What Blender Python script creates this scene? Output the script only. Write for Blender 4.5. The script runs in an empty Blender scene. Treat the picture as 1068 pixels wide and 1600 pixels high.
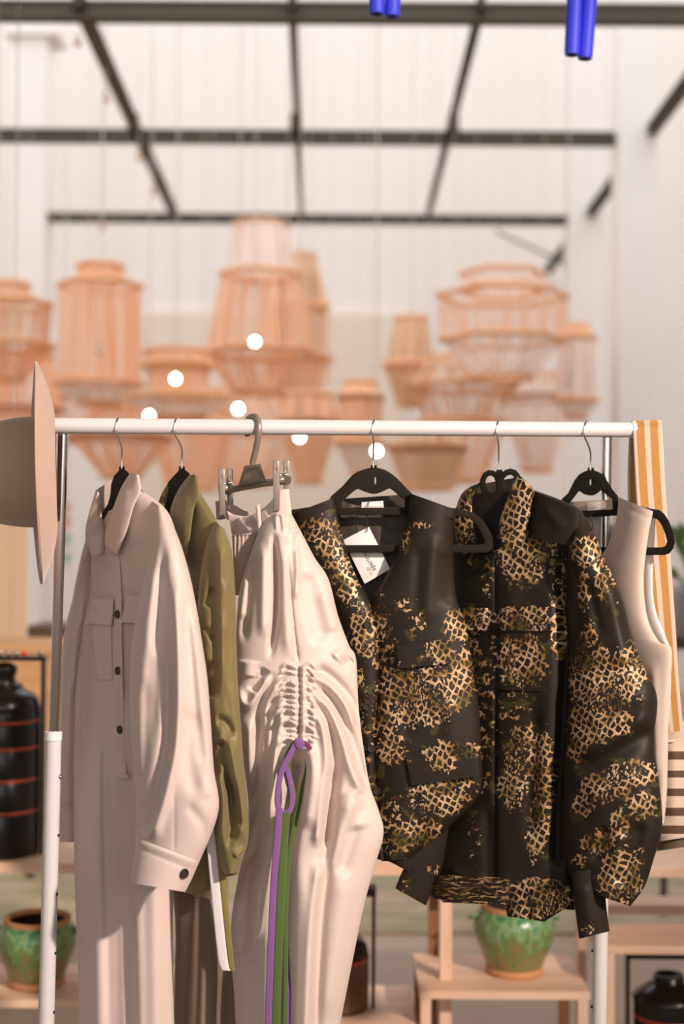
import bpy, bmesh, math, random
import numpy as np
from mathutils import Vector, Matrix

# ------------------------------------------------------------------ camera, world, lights, exposure
scene = bpy.context.scene
COL = scene.collection
F = 2174.0                      # focal length in pixels of the 1068x1600 frame
CAM = np.array([0.0, 0.0, 1.40])
PITCH, ROLL = math.radians(1.3), math.radians(0.35)
_f = np.array([0, math.cos(PITCH), math.sin(PITCH)])
_u0 = np.array([0, -math.sin(PITCH), math.cos(PITCH)])
_r0 = np.array([1.0, 0, 0])
_r = _r0 * math.cos(ROLL) + _u0 * math.sin(ROLL)
_u = -_r0 * math.sin(ROLL) + _u0 * math.cos(ROLL)
cd = bpy.data.cameras.new('camera')
cam = bpy.data.objects.new('camera', cd)
COL.objects.link(cam)
cam.matrix_world = Matrix(((_r[0], _u[0], -_f[0], CAM[0]), (_r[1], _u[1], -_f[1], CAM[1]), (_r[2], _u[2], -_f[2], CAM[2]), (0, 0, 0, 1)))
cd.sensor_fit = 'VERTICAL'
cd.sensor_height = 36.0
cd.lens = F * 36.0 / 1600.0
cd.clip_end = 100
cd.dof.use_dof = True
cd.dof.focus_distance = 2.42
cd.dof.aperture_fstop = 1.9
scene.camera = cam

world = bpy.data.worlds.new('sky')
scene.world = world
world.use_nodes = True
bg = world.node_tree.nodes['Background']
bg.inputs[0].default_value = (0.93, 0.95, 1.0, 1)
bg.inputs[1].default_value = 2.05

sd = bpy.data.lights.new('key_spot', 'SPOT')
sd.energy = 1700
sd.color = (1.0, 0.82, 0.71)
sd.spot_size = math.radians(44)
sd.spot_blend = 1.0
sd.shadow_soft_size = 0.09
so = bpy.data.objects.new('key_spot', sd)
COL.objects.link(so)
so.location = (2.9, -0.9, 3.3)
so.rotation_euler = (Vector((0.0, 2.5, 1.58)) - Vector(so.location)).to_track_quat('-Z', 'Y').to_euler()

scene.view_settings.view_transform = 'Standard'
scene.view_settings.look = 'None'
scene.view_settings.exposure = 0.0
scene.view_settings.gamma = 1.0
scene.view_settings.use_curve_mapping = False

# ------------------------------------------------------------------ helpers: points, objects
S = 0.00115                     # metres per photo pixel near the clothes rail

def P(px, py, Y):
    px, py, Y = np.broadcast_arrays(np.asarray(px, float), np.asarray(py, float), np.asarray(Y, float))
    d = _f + ((px - 534) / F)[..., None] * _r - ((py - 800) / F)[..., None] * _u
    return CAM + d * (Y / d[..., 1])[..., None]

def Pv(px, py, Y):
    return Vector(P(px, py, Y))

def zat(py, Y, px=534):
    return float(P(px, py, Y)[2])

def xat(px, Y, py=849):
    return float(P(px, py, Y)[0])

def tag(o, label=None, cat=None, group=None, kind=None):
    if label: o['label'] = label
    if cat: o['category'] = cat
    if group: o['group'] = group
    if kind: o['kind'] = kind
    return o

def thing(name, label, cat, loc=(0, 0, 0), group=None):
    o = bpy.data.objects.new(name, None)
    o.empty_display_size = 0.05
    COL.objects.link(o)
    o.location = loc
    return tag(o, label, cat, group)

def base_of(parent):
    b = np.zeros(3)
    while parent is not None:
        b = b + np.array(parent.location)
        parent = parent.parent
    return b

def mesh_obj(name, V, Fc, mat, parent=None, smooth=True, uv=None, attr=None):
    V = np.asarray(V, float) - base_of(parent)
    me = bpy.data.meshes.new(name)
    me.from_pydata(V.tolist(), [], Fc if isinstance(Fc, list) else Fc.tolist())
    if uv is not None:
        lay = me.uv_layers.new(name='UVMap')
        idx = np.empty(len(me.loops), dtype=np.int32)
        me.loops.foreach_get('vertex_index', idx)
        lay.data.foreach_set('uv', np.asarray(uv, np.float32)[idx].ravel())
    if attr is not None:
        for k, a in attr.items():
            at = me.attributes.new(k, 'FLOAT', 'POINT')
            at.data.foreach_set('value', np.asarray(a, np.float32))
    if smooth:
        me.polygons.foreach_set('use_smooth', [True] * len(me.polygons))
    me.materials.append(mat)
    me.update()
    o = bpy.data.objects.new(name, me)
    COL.objects.link(o)
    if parent is not None: o.parent = parent
    return o

class MB:
    """collects simple shapes into one mesh"""
    def __init__(s): s.V = []; s.F = []; s.n = 0
    def add(s, V, Fc):
        V = np.asarray(V, float)
        s.V.append(V)
        s.F += [tuple(int(i) + s.n for i in f) for f in Fc]
        s.n += len(V)
        return s
    def box(s, x0, x1, y0, y1, z0, z1, b=0.0):
        if b <= 0:
            V = [(x, y, z) for x in (x0, x1) for y in (y0, y1) for z in (z0, z1)]
            return s.add(V, [(0, 1, 3, 2), (4, 6, 7, 5), (0, 4, 5, 1), (2, 3, 7, 6), (0, 2, 6, 4), (1, 5, 7, 3)])
        bm = bmesh.new()
        bmesh.ops.create_cube(bm, size=1)
        for v in bm.verts:
            v.co = Vector(((x0 + x1) / 2 + v.co.x * (x1 - x0), (y0 + y1) / 2 + v.co.y * (y1 - y0), (z0 + z1) / 2 + v.co.z * (z1 - z0)))
        bmesh.ops.bevel(bm, geom=bm.edges[:], offset=b, segments=2, affect='EDGES', profile=0.7)
        bm.verts.index_update()
        V = [tuple(v.co) for v in bm.verts]; Fc = [tuple(v.index for v in f.verts) for f in bm.faces]
        bm.free()
        return s.add(V, Fc)
    def tube(s, pts, r, n=10, cap=True, flat=None):
        pts = [Vector(p) for p in pts]
        m = len(pts)
        rs = r if hasattr(r, '__len__') else [r] * m
        V = []
        up = None
        for i, p in enumerate(pts):
            t = (pts[min(i + 1, m - 1)] - pts[max(i - 1, 0)]).normalized()
            if up is None:
                a = Vector((0, 0, 1)) if abs(t.z) < 0.9 else Vector((1, 0, 0))
                up = (a - t * a.dot(t)).normalized()
            else:
                up = (up - t * up.dot(t)).normalized()
            w = t.cross(up)
            for k in range(n):
                a = 2 * math.pi * k / n
                V.append(tuple(p + (up * math.cos(a) + w * math.sin(a) * (flat or 1)) * rs[i]))
        Fc = [(i * n + k, i * n + (k + 1) % n, (i + 1) * n + (k + 1) % n, (i + 1) * n + k) for i in range(m - 1) for k in range(n)]
        if cap:
            Fc.append(tuple(range(n - 1, -1, -1))); Fc.append(tuple((m - 1) * n + k for k in range(n)))
        return s.add(V, Fc)
    def lathe(s, prof, c, n=40, ax=None):
        """prof: (radius, height); ax: 3x3 rows (radial1, radial2, axis)"""
        A = np.array(ax if ax is not None else np.eye(3), float)
        V = []
        for (r, h) in prof:
            for k in range(n):
                a = 2 * math.pi * k / n
                V.append(np.array(c) + A[0] * r * math.cos(a) + A[1] * r * math.sin(a) + A[2] * h)
        m = len(prof)
        Fc = [(i * n + k, i * n + (k + 1) % n, (i + 1) * n + (k + 1) % n, (i + 1) * n + k) for i in range(m - 1) for k in range(n)]
        return s.add(V, Fc)
    def build(s, name, mat, parent=None, smooth=False):
        return mesh_obj(name, np.concatenate(s.V), s.F, mat, parent, smooth)

def auto_smooth(o, ang=40):
    me = o.data
    bm = bmesh.new(); bm.from_mesh(me)
    bmesh.ops.recalc_face_normals(bm, faces=bm.faces[:])
    for e in bm.edges:
        if len(e.link_faces) == 2 and e.calc_face_angle(0) > math.radians(ang): e.smooth = False
    for f in bm.faces: f.smooth = True
    bm.to_mesh(me); bm.free()
    return o

# ------------------------------------------------------------------ helpers: cloth traced as rails in metres of the hanging plane
def catmull(C, t):
    C = np.asarray(C, float)
    n = len(C)
    i = np.clip(np.floor(t).astype(int), 0, n - 2)
    f = (t - i)[:, None]
    p0 = C[np.clip(i - 1, 0, n - 1)]; p1 = C[i]; p2 = C[i + 1]; p3 = C[np.clip(i + 2, 0, n - 1)]
    return 0.5 * ((2 * p1) + (-p0 + p2) * f + (2 * p0 - 5 * p1 + 4 * p2 - p3) * f ** 2 + (-p0 + 3 * p1 - 3 * p2 + p3) * f ** 3)

def sstep(a, b, x):
    t = np.clip((x - a) / (b - a), 0, 1)
    return t * t * (3 - 2 * t)

def dist_poly(px, py, pts):
    """distance, signed side and 0..1 position along a polyline"""
    pts = np.asarray(pts, float)
    if len(pts) > 2:
        pts = catmull(pts, np.linspace(0, len(pts) - 1, (len(pts) - 1) * 4 + 1))
    seg = np.diff(pts, axis=0); ln = np.hypot(seg[:, 0], seg[:, 1]); cum = np.concatenate([[0], np.cumsum(ln)])
    best = np.full(px.shape, 1e9); side = np.zeros(px.shape); tt = np.zeros(px.shape)
    for k in range(len(seg)):
        dx, dy = px - pts[k, 0], py - pts[k, 1]
        t = np.clip((dx * seg[k, 0] + dy * seg[k, 1]) / max(ln[k] ** 2, 1e-9), 0, 1)
        ex, ey = dx - t * seg[k, 0], dy - t * seg[k, 1]
        d = np.hypot(ex, ey)
        m = d < best
        best = np.where(m, d, best)
        side = np.where(m, np.sign(seg[k, 1] * dx - seg[k, 0] * dy), side)
        tt = np.where(m, (cum[k] + t * ln[k]) / cum[-1], tt)
    return best, side, tt

def fold_disp(px, py, folds):
    """folds: (kind, amp_mm, width_px, points[, taper]); positive = towards the viewer side.
    'r' round ridge, 's' lapped step (line travels down: right side proud)"""
    D = np.zeros(px.shape)
    for fo in folds:
        kind, amp, w, pts = fo[:4]
        ta, tb = fo[4] if len(fo) > 4 else (0.18, 0.18)
        d, sd_, t = dist_poly(px, py, pts)
        g = np.ones(px.shape)
        if ta > 0: g = g * sstep(0, ta, t)
        if tb > 0: g = g * sstep(1, 1 - tb, t)
        if kind == 'r':
            D += amp * g * np.exp(-(d / w) ** 2)
        elif kind == 'v':
            D += amp * g * np.exp(-(d / w))
        else:
            q = d * sd_ / w
            D += amp * g * q * np.exp(0.5 - 0.5 * q * q) * 1.0
    return D * 0.001

class Noise2:
    def __init__(s, seed): s.r = np.random.RandomState(seed); s.ph = s.r.rand(6, 3) * 6.28; s.k = s.r.rand(6, 2) * 2 - 1
    def __call__(s, x, y):
        v = 0
        for i in range(6):
            v = v + np.sin(x * s.k[i, 0] * (1 + .6 * i) + y * s.k[i, 1] * (1 + .6 * i) + s.ph[i, 0] + 1.3 * np.sin(y * .7 * s.k[i, 0] + x * .5 + s.ph[i, 1])) / (1 + .5 * i)
        return v / 3

def Yf(y0, x0, kx, ky=0.0, py0=800):
    return lambda px, py: y0 + kx * (px - x0) + ky * (py - py0)

def cloth(name, parent, mat, L, R, Y, bulge=0.03, back=None, folds=(), nu=48, nv=96, noise=0.0, nscale=(22, 70), gold=None, seed=1, power=0.5, linear=False, closed=True, uvs=False):
    L = np.asarray(L, float); R = np.asarray(R, float)
    n = min(len(L), len(R))
    t = np.linspace(0, 1, nv + 1)
    def smp(C):
        m = len(C)
        if linear or m == 2:
            tt = t * (m - 1); i = np.clip(np.floor(tt).astype(int), 0, m - 2); f = (tt - i)[:, None]
            return C[i] * (1 - f) + C[i + 1] * f
        return catmull(C, t * (m - 1))
    l, r = smp(L), smp(R)
    s = np.linspace(0, 1, nu + 1)
    s = 0.55 * s + 0.45 * (0.5 - 0.5 * np.cos(np.pi * s))
    px = l[:, None, 0] * (1 - s) + r[:, None, 0] * s
    py = l[:, None, 1] * (1 - s) + r[:, None, 1] * s
    yy = Y(px, py) if callable(Y) else np.full(px.shape, float(Y))
    prof = np.power(np.clip(1 - (2 * s - 1) ** 2, 0, 1), power)[None, :]
    D = fold_disp(px, py, folds)
    if noise:
        nz = Noise2(seed)
        D = D + noise * nz(px / nscale[0], py / nscale[1])
    edge = np.clip(prof * 3, 0, 1)
    yf = yy - bulge * prof - D * edge
    Vf = P(px, py, yf)
    bk = bulge if back is None else back
    uvx = px * S + 0.5 * D; uvy = -py * S
    if uvs: uvx = np.broadcast_to(s[None, :], px.shape) * 1.0
    if closed:
        si = slice(nu - 1, 0, -1)
        yb = np.maximum(yy + bk * prof, yf + 0.0012)
        Vb = P(px, py, yb)[:, si]
        ring = np.concatenate([Vf, Vb], axis=1)
        w = ring.shape[1]
        UV = np.stack([np.concatenate([uvx, uvx[:, si] + 0.7], 1), np.concatenate([uvy, uvy[:, si]], 1)], -1)
        PX = np.concatenate([px, px[:, si]], 1); PY = np.concatenate([py, py[:, si]], 1)
    else:
        ring = Vf; w = nu + 1
        UV = np.stack([uvx, uvy], -1); PX, PY = px, py
    i, k = np.meshgrid(np.arange(nv), np.arange(w if closed else w - 1), indexing='ij')
    a = i * w + k; b = i * w + (k + 1) % w
    Fc = np.stack([a, a + w, b + w, b], -1).reshape(-1, 4)
    V = ring.reshape(-1, 3)
    attr = None
    if gold is not None:
        gx, gy = PX.ravel(), PY.ravel()
        g = np.zeros(gx.shape)
        for (cx, cy, rx, ry, st) in gold:
            q = np.hypot((gx - cx) / rx, (gy - cy) / ry)
            g = np.maximum(g, st * sstep(1.35, 0.6, q))
        attr = {'gold': g}
    return mesh_obj(name, V, Fc, mat, parent, True, UV.reshape(-1, 2), attr)

def ribbon(name, parent, mat, pts, width, Y, thick=0.0007, nv=60, nu=6):
    pts = np.asarray(pts, float)
    q = catmull(pts, np.linspace(0, len(pts) - 1, 25)) if len(pts) > 2 else np.linspace(pts[0], pts[1], 8)
    d = np.gradient(q, axis=0); d /= np.maximum(np.hypot(d[:, 0], d[:, 1]), 1e-6)[:, None]
    nrm = np.stack([d[:, 1], -d[:, 0]], -1)
    sgn = 1
    L = q - nrm * width / 2; R = q + nrm * width / 2
    return cloth(name, parent, mat, L, R, Y, bulge=thick, nu=nu, nv=nv, power=0.3)

def plate(name, parent, mat, outlines, Y, thick=4.0, bevel=1.0, splines=True, res=6):
    """flat solid cut from closed outlines given in the hanging plane; further outlines are holes"""
    cu = bpy.data.curves.new('tmp', 'CURVE')
    cu.dimensions = '2D'; cu.fill_mode = 'BOTH'
    cu.extrude = thick / 2 - bevel if thick / 2 > bevel else 0.05
    cu.bevel_depth = bevel; cu.bevel_resolution = 1
    for ol in outlines:
        ol = np.asarray(ol, float)
        if splines:
            m = len(ol)
            C = np.concatenate([ol[-1:], ol, ol[:2]])
            out = []
            for i in range(m):
                p0, p1, p2, p3 = C[i], C[i + 1], C[i + 2], C[i + 3]
                for f in np.linspace(0, 1, res, endpoint=False):
                    out.append(0.5 * ((2 * p1) + (-p0 + p2) * f + (2 * p0 - 5 * p1 + 4 * p2 - p3) * f ** 2 + (-p0 + 3 * p1 - 3 * p2 + p3) * f ** 3))
            ol = np.array(out)
        sp = cu.splines.new('POLY')
        sp.points.add(len(ol) - 1)
        for p, q in zip(sp.points, ol): p.co = (q[0], -q[1], 0, 1)
        sp.use_cyclic_u = True
    ob = bpy.data.objects.new('tmp', cu)
    me = bpy.data.meshes.new_from_object(ob)
    V = np.empty(len(me.vertices) * 3); me.vertices.foreach_get('co', V); V = V.reshape(-1, 3)
    Fc = [tuple(p.vertices) for p in me.polygons]
    bpy.data.objects.remove(ob); bpy.data.curves.remove(cu); bpy.data.meshes.remove(me)
    px, py = V[:, 0], -V[:, 1]
    yy = (Y(px, py) if callable(Y) else np.full(px.shape, float(Y))) - V[:, 2] * S
    bm = bmesh.new()
    W = P(px, py, yy) - base_of(parent)
    vs = [bm.verts.new(w) for w in W]
    for f in Fc:
        try: bm.faces.new([vs[i] for i in f])
        except ValueError: pass
    bmesh.ops.remove_doubles(bm, verts=bm.verts[:], dist=1e-5)
    bmesh.ops.recalc_face_normals(bm, faces=bm.faces[:])
    for e in bm.edges:
        if len(e.link_faces) == 2 and e.calc_face_angle(0) > 0.9: e.smooth = False
    for f in bm.faces: f.smooth = True
    me = bpy.data.meshes.new(name); bm.to_mesh(me); bm.free()
    me.materials.append(mat)
    o = bpy.data.objects.new(name, me); COL.objects.link(o)
    if parent is not None: o.parent = parent
    return o

def text_plate(name, parent, mat, body, size, origin, xdir, Y):
    """flat lettering: origin/xdir in the hanging plane's pixels"""
    cu = bpy.data.curves.new('tmp', 'FONT'); cu.body = body; cu.size = size; cu.resolution_u = 3
    ob = bpy.data.objects.new('tmp', cu)
    me = bpy.data.meshes.new_from_object(ob)
    V = np.empty(len(me.vertices) * 3); me.vertices.foreach_get('co', V); V = V.reshape(-1, 3)
    Fc = [tuple(p.vertices) for p in me.polygons]
    bpy.data.objects.remove(ob); bpy.data.curves.remove(cu); bpy.data.meshes.remove(me)
    x = np.array(xdir, float); x /= np.hypot(*x)
    up = np.array([x[1], -x[0]])
    px = origin[0] + V[:, 0] * x[0] + V[:, 1] * up[0]
    py = origin[1] + V[:, 0] * x[1] + V[:, 1] * up[1]
    yy = Y(px, py) if callable(Y) else float(Y)
    return mesh_obj(name, P(px, py, yy), Fc, mat, parent, False)

def button(parent, mat, px, py, r, Y, kx=0.0):
    """four-hole sewn button, a low dished disc lying on cloth that turns kx metres of depth per pixel"""
    y = Y(np.array(px), np.array(py)) if callable(Y) else Y
    c = P(px, py, y); k = r * S
    ax = np.array([kx / S, -1.0, 0]); ax /= np.linalg.norm(ax)
    r1 = np.array([-ax[1], ax[0], 0]); fr = [r1, (0, 0, 1), ax]
    m = MB()
    m.lathe([(0.0, .0005), (k * .55, .0005), (k * .7, .0022), (k * .9, .0022), (k, .0008), (k, -.001)], c, 18, fr)
    o = auto_smooth(m.build('button', mat, parent), 50)
    hm = MB()
    for a in (-.25, .25):
        for b in (-.25, .25):
            hm.lathe([(0, .0008), (k * .1, .0008), (k * .1, .0004)], c + r1 * a * k + np.array([0, 0, b * k]), 6, fr)
    hm.build('thread_hole', MAT['blackhole'], o)
    return o

# ------------------------------------------------------------------ materials
MAT = {}
def srgb(r, g, b):
    return tuple(((c / 255) / 12.92 if c / 255 <= 0.04045 else ((c / 255 + 0.055) / 1.055) ** 2.4) for c in (r, g, b)) + (1,)

def newmat(name):
    m = bpy.data.materials.new(name); m.use_nodes = True
    nt = m.node_tree; bs = nt.nodes['Principled BSDF']
    MAT[name] = m
    return m, nt, bs

def N(nt, t, **kw):
    n = nt.nodes.new(t)
    for k, v in kw.items(): setattr(n, k, v)
    return n

def val(nt, op, a, b=None, c=None):
    n = N(nt, 'ShaderNodeMath', operation=op)
    for i, x in enumerate((a, b, c)):
        if x is None: continue
        if hasattr(x, 'is_output'): nt.links.new(x, n.inputs[i])
        else: n.inputs[i].default_value = x
    return n.outputs[0]

def mixc(nt, f, a, b):
    n = N(nt, 'ShaderNodeMix', data_type='RGBA')
    for s, x in ((n.inputs[0], f), (n.inputs[6], a), (n.inputs[7], b)):
        if hasattr(x, 'is_output'): nt.links.new(x, s)
        else: s.default_value = x
    return n.outputs[2]

def plain(name, rgb, rough=0.5, metal=0.0, spec=0.5, var=0.0, vscale=8, bump=0.0, bscale=200, coat=0.0, sheen=0.0, trans=None):
    m, nt, bs = newmat(name)
    bs.inputs['Base Color'].default_value = rgb
    bs.inputs['Roughness'].default_value = rough
    bs.inputs['Metallic'].default_value = metal
    bs.inputs['Specular IOR Level'].default_value = spec
    bs.inputs['Coat Weight'].default_value = coat
    bs.inputs['Sheen Weight'].default_value = sheen
    tc = N(nt, 'ShaderNodeTexCoord')
    if var:
        no = N(nt, 'ShaderNodeTexNoise'); no.inputs['Scale'].default_value = vscale; no.inputs['Detail'].default_value = 4
        nt.links.new(tc.outputs['Object'], no.inputs['Vector'])
        a = tuple(min(1, c * (1 - var)) for c in rgb[:3]) + (1,); b = tuple(min(1, c * (1 + var)) for c in rgb[:3]) + (1,)
        nt.links.new(mixc(nt, no.outputs[0], a, b), bs.inputs['Base Color'])
    if bump:
        nb = N(nt, 'ShaderNodeTexNoise'); nb.inputs['Scale'].default_value = bscale; nb.inputs['Detail'].default_value = 2
        nt.links.new(tc.outputs['Object'], nb.inputs['Vector'])
        bp = N(nt, 'ShaderNodeBump'); bp.inputs['Strength'].default_value = bump; bp.inputs['Distance'].default_value = 0.002
        nt.links.new(nb.outputs[0], bp.inputs['Height']); nt.links.new(bp.outputs[0], bs.inputs['Normal'])
    return m

def fabric(name, rgb, rough=0.6, sheen=0.3, weave=1600, spec=0.3, transl=0.0):
    m, nt, bs = newmat(name)
    uv = N(nt, 'ShaderNodeUVMap')
    w1 = N(nt, 'ShaderNodeTexNoise'); w1.inputs['Scale'].default_value = weave; w1.inputs['Detail'].default_value = 1
    mp = N(nt, 'ShaderNodeMapping'); mp.inputs['Scale'].default_value = (1, .35, 1)
    nt.links.new(uv.outputs[0], mp.inputs[0]); nt.links.new(mp.outputs[0], w1.inputs['Vector'])
    w2 = N(nt, 'ShaderNodeTexNoise'); w2.inputs['Scale'].default_value = 30; w2.inputs['Detail'].default_value = 4
    nt.links.new(uv.outputs[0], w2.inputs['Vector'])
    f = val(nt, 'ADD', val(nt, 'MULTIPLY', w1.outputs[0], .6), val(nt, 'MULTIPLY', w2.outputs[0], .4))
    a = tuple(c * .9 for c in rgb[:3]) + (1,); b = tuple(min(1, c * 1.08) for c in rgb[:3]) + (1,)
    nt.links.new(mixc(nt, f, a, b), bs.inputs['Base Color'])
    bs.inputs['Roughness'].default_value = rough
    bs.inputs['Specular IOR Level'].default_value = spec
    bs.inputs['Sheen Weight'].default_value = sheen
    bp = N(nt, 'ShaderNodeBump'); bp.inputs['Strength'].default_value = .25; bp.inputs['Distance'].default_value = 0.0006
    nt.links.new(f, bp.inputs['Height']); nt.links.new(bp.outputs[0], bs.inputs['Normal'])
    return m

def jacquard(name, horiz=False, always=False):
    m, nt, bs = newmat(name)
    L = nt.links.new
    uv = N(nt, 'ShaderNodeUVMap')
    at = N(nt, 'ShaderNodeAttribute', attribute_name='gold')
    # the weave drifts a little, so the net is never regular
    wn = N(nt, 'ShaderNodeTexNoise'); wn.inputs['Scale'].default_value = 28; wn.inputs['Detail'].default_value = 2
    L(uv.outputs[0], wn.inputs['Vector'])
    sub = N(nt, 'ShaderNodeVectorMath', operation='MULTIPLY_ADD'); sub.inputs[1].default_value = (.016,) * 3
    L(wn.outputs['Color'], sub.inputs[0]); L(uv.outputs[0], sub.inputs[2])
    mp = N(nt, 'ShaderNodeMapping'); mp.inputs['Scale'].default_value = (.25, 1.6, 1) if horiz else (1.0, .78, 1)
    mp.inputs['Rotation'].default_value = (0, 0, 0 if horiz else .5)
    L(sub.outputs[0], mp.inputs[0])
    vo = N(nt, 'ShaderNodeTexVoronoi', feature='DISTANCE_TO_EDGE', voronoi_dimensions='2D'); vo.inputs['Scale'].default_value = 98; vo.inputs['Randomness'].default_value = .45
    L(mp.outputs[0], vo.inputs['Vector'])
    n1 = N(nt, 'ShaderNodeTexNoise'); n1.inputs['Scale'].default_value = 75; n1.inputs['Detail'].default_value = 4; n1.inputs['Roughness'].default_value = .7
    L(uv.outputs[0], n1.inputs['Vector'])
    width = val(nt, 'MULTIPLY_ADD', n1.outputs[0], .78, -.245)
    net = val(nt, 'LESS_THAN', vo.outputs['Distance'], width)
    # loose leaf-like flakes
    v2 = N(nt, 'ShaderNodeTexNoise'); v2.inputs['Scale'].default_value = 210; v2.inputs['Detail'].default_value = 2.5; v2.inputs['Roughness'].default_value = .6
    m2 = N(nt, 'ShaderNodeMapping'); m2.inputs['Scale'].default_value = (.22, 1.3, 1) if horiz else (1.2, .7, 1); m2.inputs['Rotation'].default_value = (0, 0, .0 if horiz else -.5)
    L(sub.outputs[0], m2.inputs[0]); L(m2.outputs[0], v2.inputs['Vector'])
    fl = val(nt, 'GREATER_THAN', v2.outputs[0], .545)
    n2 = N(nt, 'ShaderNodeTexNoise'); n2.inputs['Scale'].default_value = 17; n2.inputs['Detail'].default_value = 2
    mo = N(nt, 'ShaderNodeMapping'); mo.inputs['Location'].default_value = (3.1, 1.7, 0); L(uv.outputs[0], mo.inputs[0]); L(mo.outputs[0], n2.inputs['Vector'])
    isnet = val(nt, 'GREATER_THAN', n2.outputs[0], .45)
    if horiz: isnet = val(nt, 'MULTIPLY', isnet, 0.0)
    mixp = val(nt, 'ADD', val(nt, 'MULTIPLY', isnet, net), val(nt, 'MULTIPLY', val(nt, 'SUBTRACT', 1.0, isnet), fl))
    # worn away towards the edges of every gold patch
    n3 = N(nt, 'ShaderNodeTexNoise'); n3.inputs['Scale'].default_value = 75; n3.inputs['Detail'].default_value = 4; n3.inputs['Roughness'].default_value = .65
    L(uv.outputs[0], n3.inputs['Vector'])
    gate = val(nt, 'GREATER_THAN', val(nt, 'ADD', at.outputs['Fac'], val(nt, 'MULTIPLY', val(nt, 'SUBTRACT', n3.outputs[0], .5), 2.8)), .60)
    gate2 = val(nt, 'GREATER_THAN', at.outputs['Fac'], .04)
    mask = val(nt, 'MULTIPLY', val(nt, 'MULTIPLY', mixp, gate), gate2)
    n4 = N(nt, 'ShaderNodeTexNoise'); n4.inputs['Scale'].default_value = 24; n4.inputs['Detail'].default_value = 3
    m4 = N(nt, 'ShaderNodeMapping'); m4.inputs['Location'].default_value = (7.3, 2.2, 0); L(uv.outputs[0], m4.inputs[0]); L(m4.outputs[0], n4.inputs['Vector'])
    cr = N(nt, 'ShaderNodeValToRGB')
    e = cr.color_ramp.elements
    e[0].position = .30; e[0].color = srgb(78, 72, 32)
    e[1].position = .75; e[1].color = srgb(190, 162, 126)
    for p, c in ((.40, srgb(124, 94, 46)), (.48, srgb(168, 132, 90)), (.6, srgb(204, 174, 136)), (.68, srgb(150, 114, 72))):
        x = e.new(p); x.color = c
    L(n4.outputs[0], cr.inputs[0])
    # a green and a wine ground thread under some of the gold
    n5 = N(nt, 'ShaderNodeTexNoise'); n5.inputs['Scale'].default_value = 40; n5.inputs['Detail'].default_value = 3
    m5 = N(nt, 'ShaderNodeMapping'); m5.inputs['Location'].default_value = (1.3, 9.2, 0); L(uv.outputs[0], m5.inputs[0]); L(m5.outputs[0], n5.inputs['Vector'])
    grn = val(nt, 'MULTIPLY', val(nt, 'MULTIPLY', val(nt, 'GREATER_THAN', n5.outputs[0], .60), gate2), .8)
    base = mixc(nt, grn, srgb(34, 28, 21), srgb(62, 60, 26))
    wine = val(nt, 'MULTIPLY', val(nt, 'MULTIPLY', val(nt, 'LESS_THAN', n5.outputs[0], .33), gate2), .7)
    base = mixc(nt, wine, base, srgb(80, 44, 44))
    L(mixc(nt, mask, base, cr.outputs[0]), bs.inputs['Base Color'])
    rg = val(nt, 'MULTIPLY_ADD', mask, -.12, .55); L(rg, bs.inputs['Roughness'])
    L(val(nt, 'MULTIPLY', mask, .2), bs.inputs['Metallic'])
    bs.inputs['Specular IOR Level'].default_value = .25
    bs.inputs['Sheen Weight'].default_value = .0
    bp = N(nt, 'ShaderNodeBump'); bp.inputs['Strength'].default_value = .5; bp.inputs['Distance'].default_value = .0008
    L(val(nt, 'ADD', mask, val(nt, 'MULTIPLY', n3.outputs[0], .6)), bp.inputs['Height']); L(bp.outputs[0], bs.inputs['Normal'])
    return m

def wood(name, c1, c2, rough=0.55, along='X', scale=1.0):
    m, nt, bs = newmat(name)
    tc = N(nt, 'ShaderNodeTexCoord'); mp = N(nt, 'ShaderNodeMapping')
    mp.inputs['Scale'].default_value = {'X': (1.2, 14, 14), 'Z': (14, 14, 1.2)}[along]
    nt.links.new(tc.outputs['Object'], mp.inputs[0])
    no = N(nt, 'ShaderNodeTexNoise'); no.inputs['Scale'].default_value = 2.2 * scale; no.inputs['Detail'].default_value = 6; no.inputs['Distortion'].default_value = .6
    nt.links.new(mp.outputs[0], no.inputs['Vector'])
    cr = N(nt, 'ShaderNodeValToRGB'); cr.color_ramp.elements[0].color = c2; cr.color_ramp.elements[1].color = c1
    cr.color_ramp.elements[0].position = .3; cr.color_ramp.elements[1].position = .62
    nt.links.new(no.outputs[0], cr.inputs[0]); nt.links.new(cr.outputs[0], bs.inputs['Base Color'])
    bs.inputs['Roughness'].default_value = rough
    bp = N(nt, 'ShaderNodeBump'); bp.inputs['Strength'].default_value = .15; bp.inputs['Distance'].default_value = .002
    nt.links.new(no.outputs[0], bp.inputs['Height']); nt.links.new(bp.outputs[0], bs.inputs['Normal'])
    return m

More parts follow.
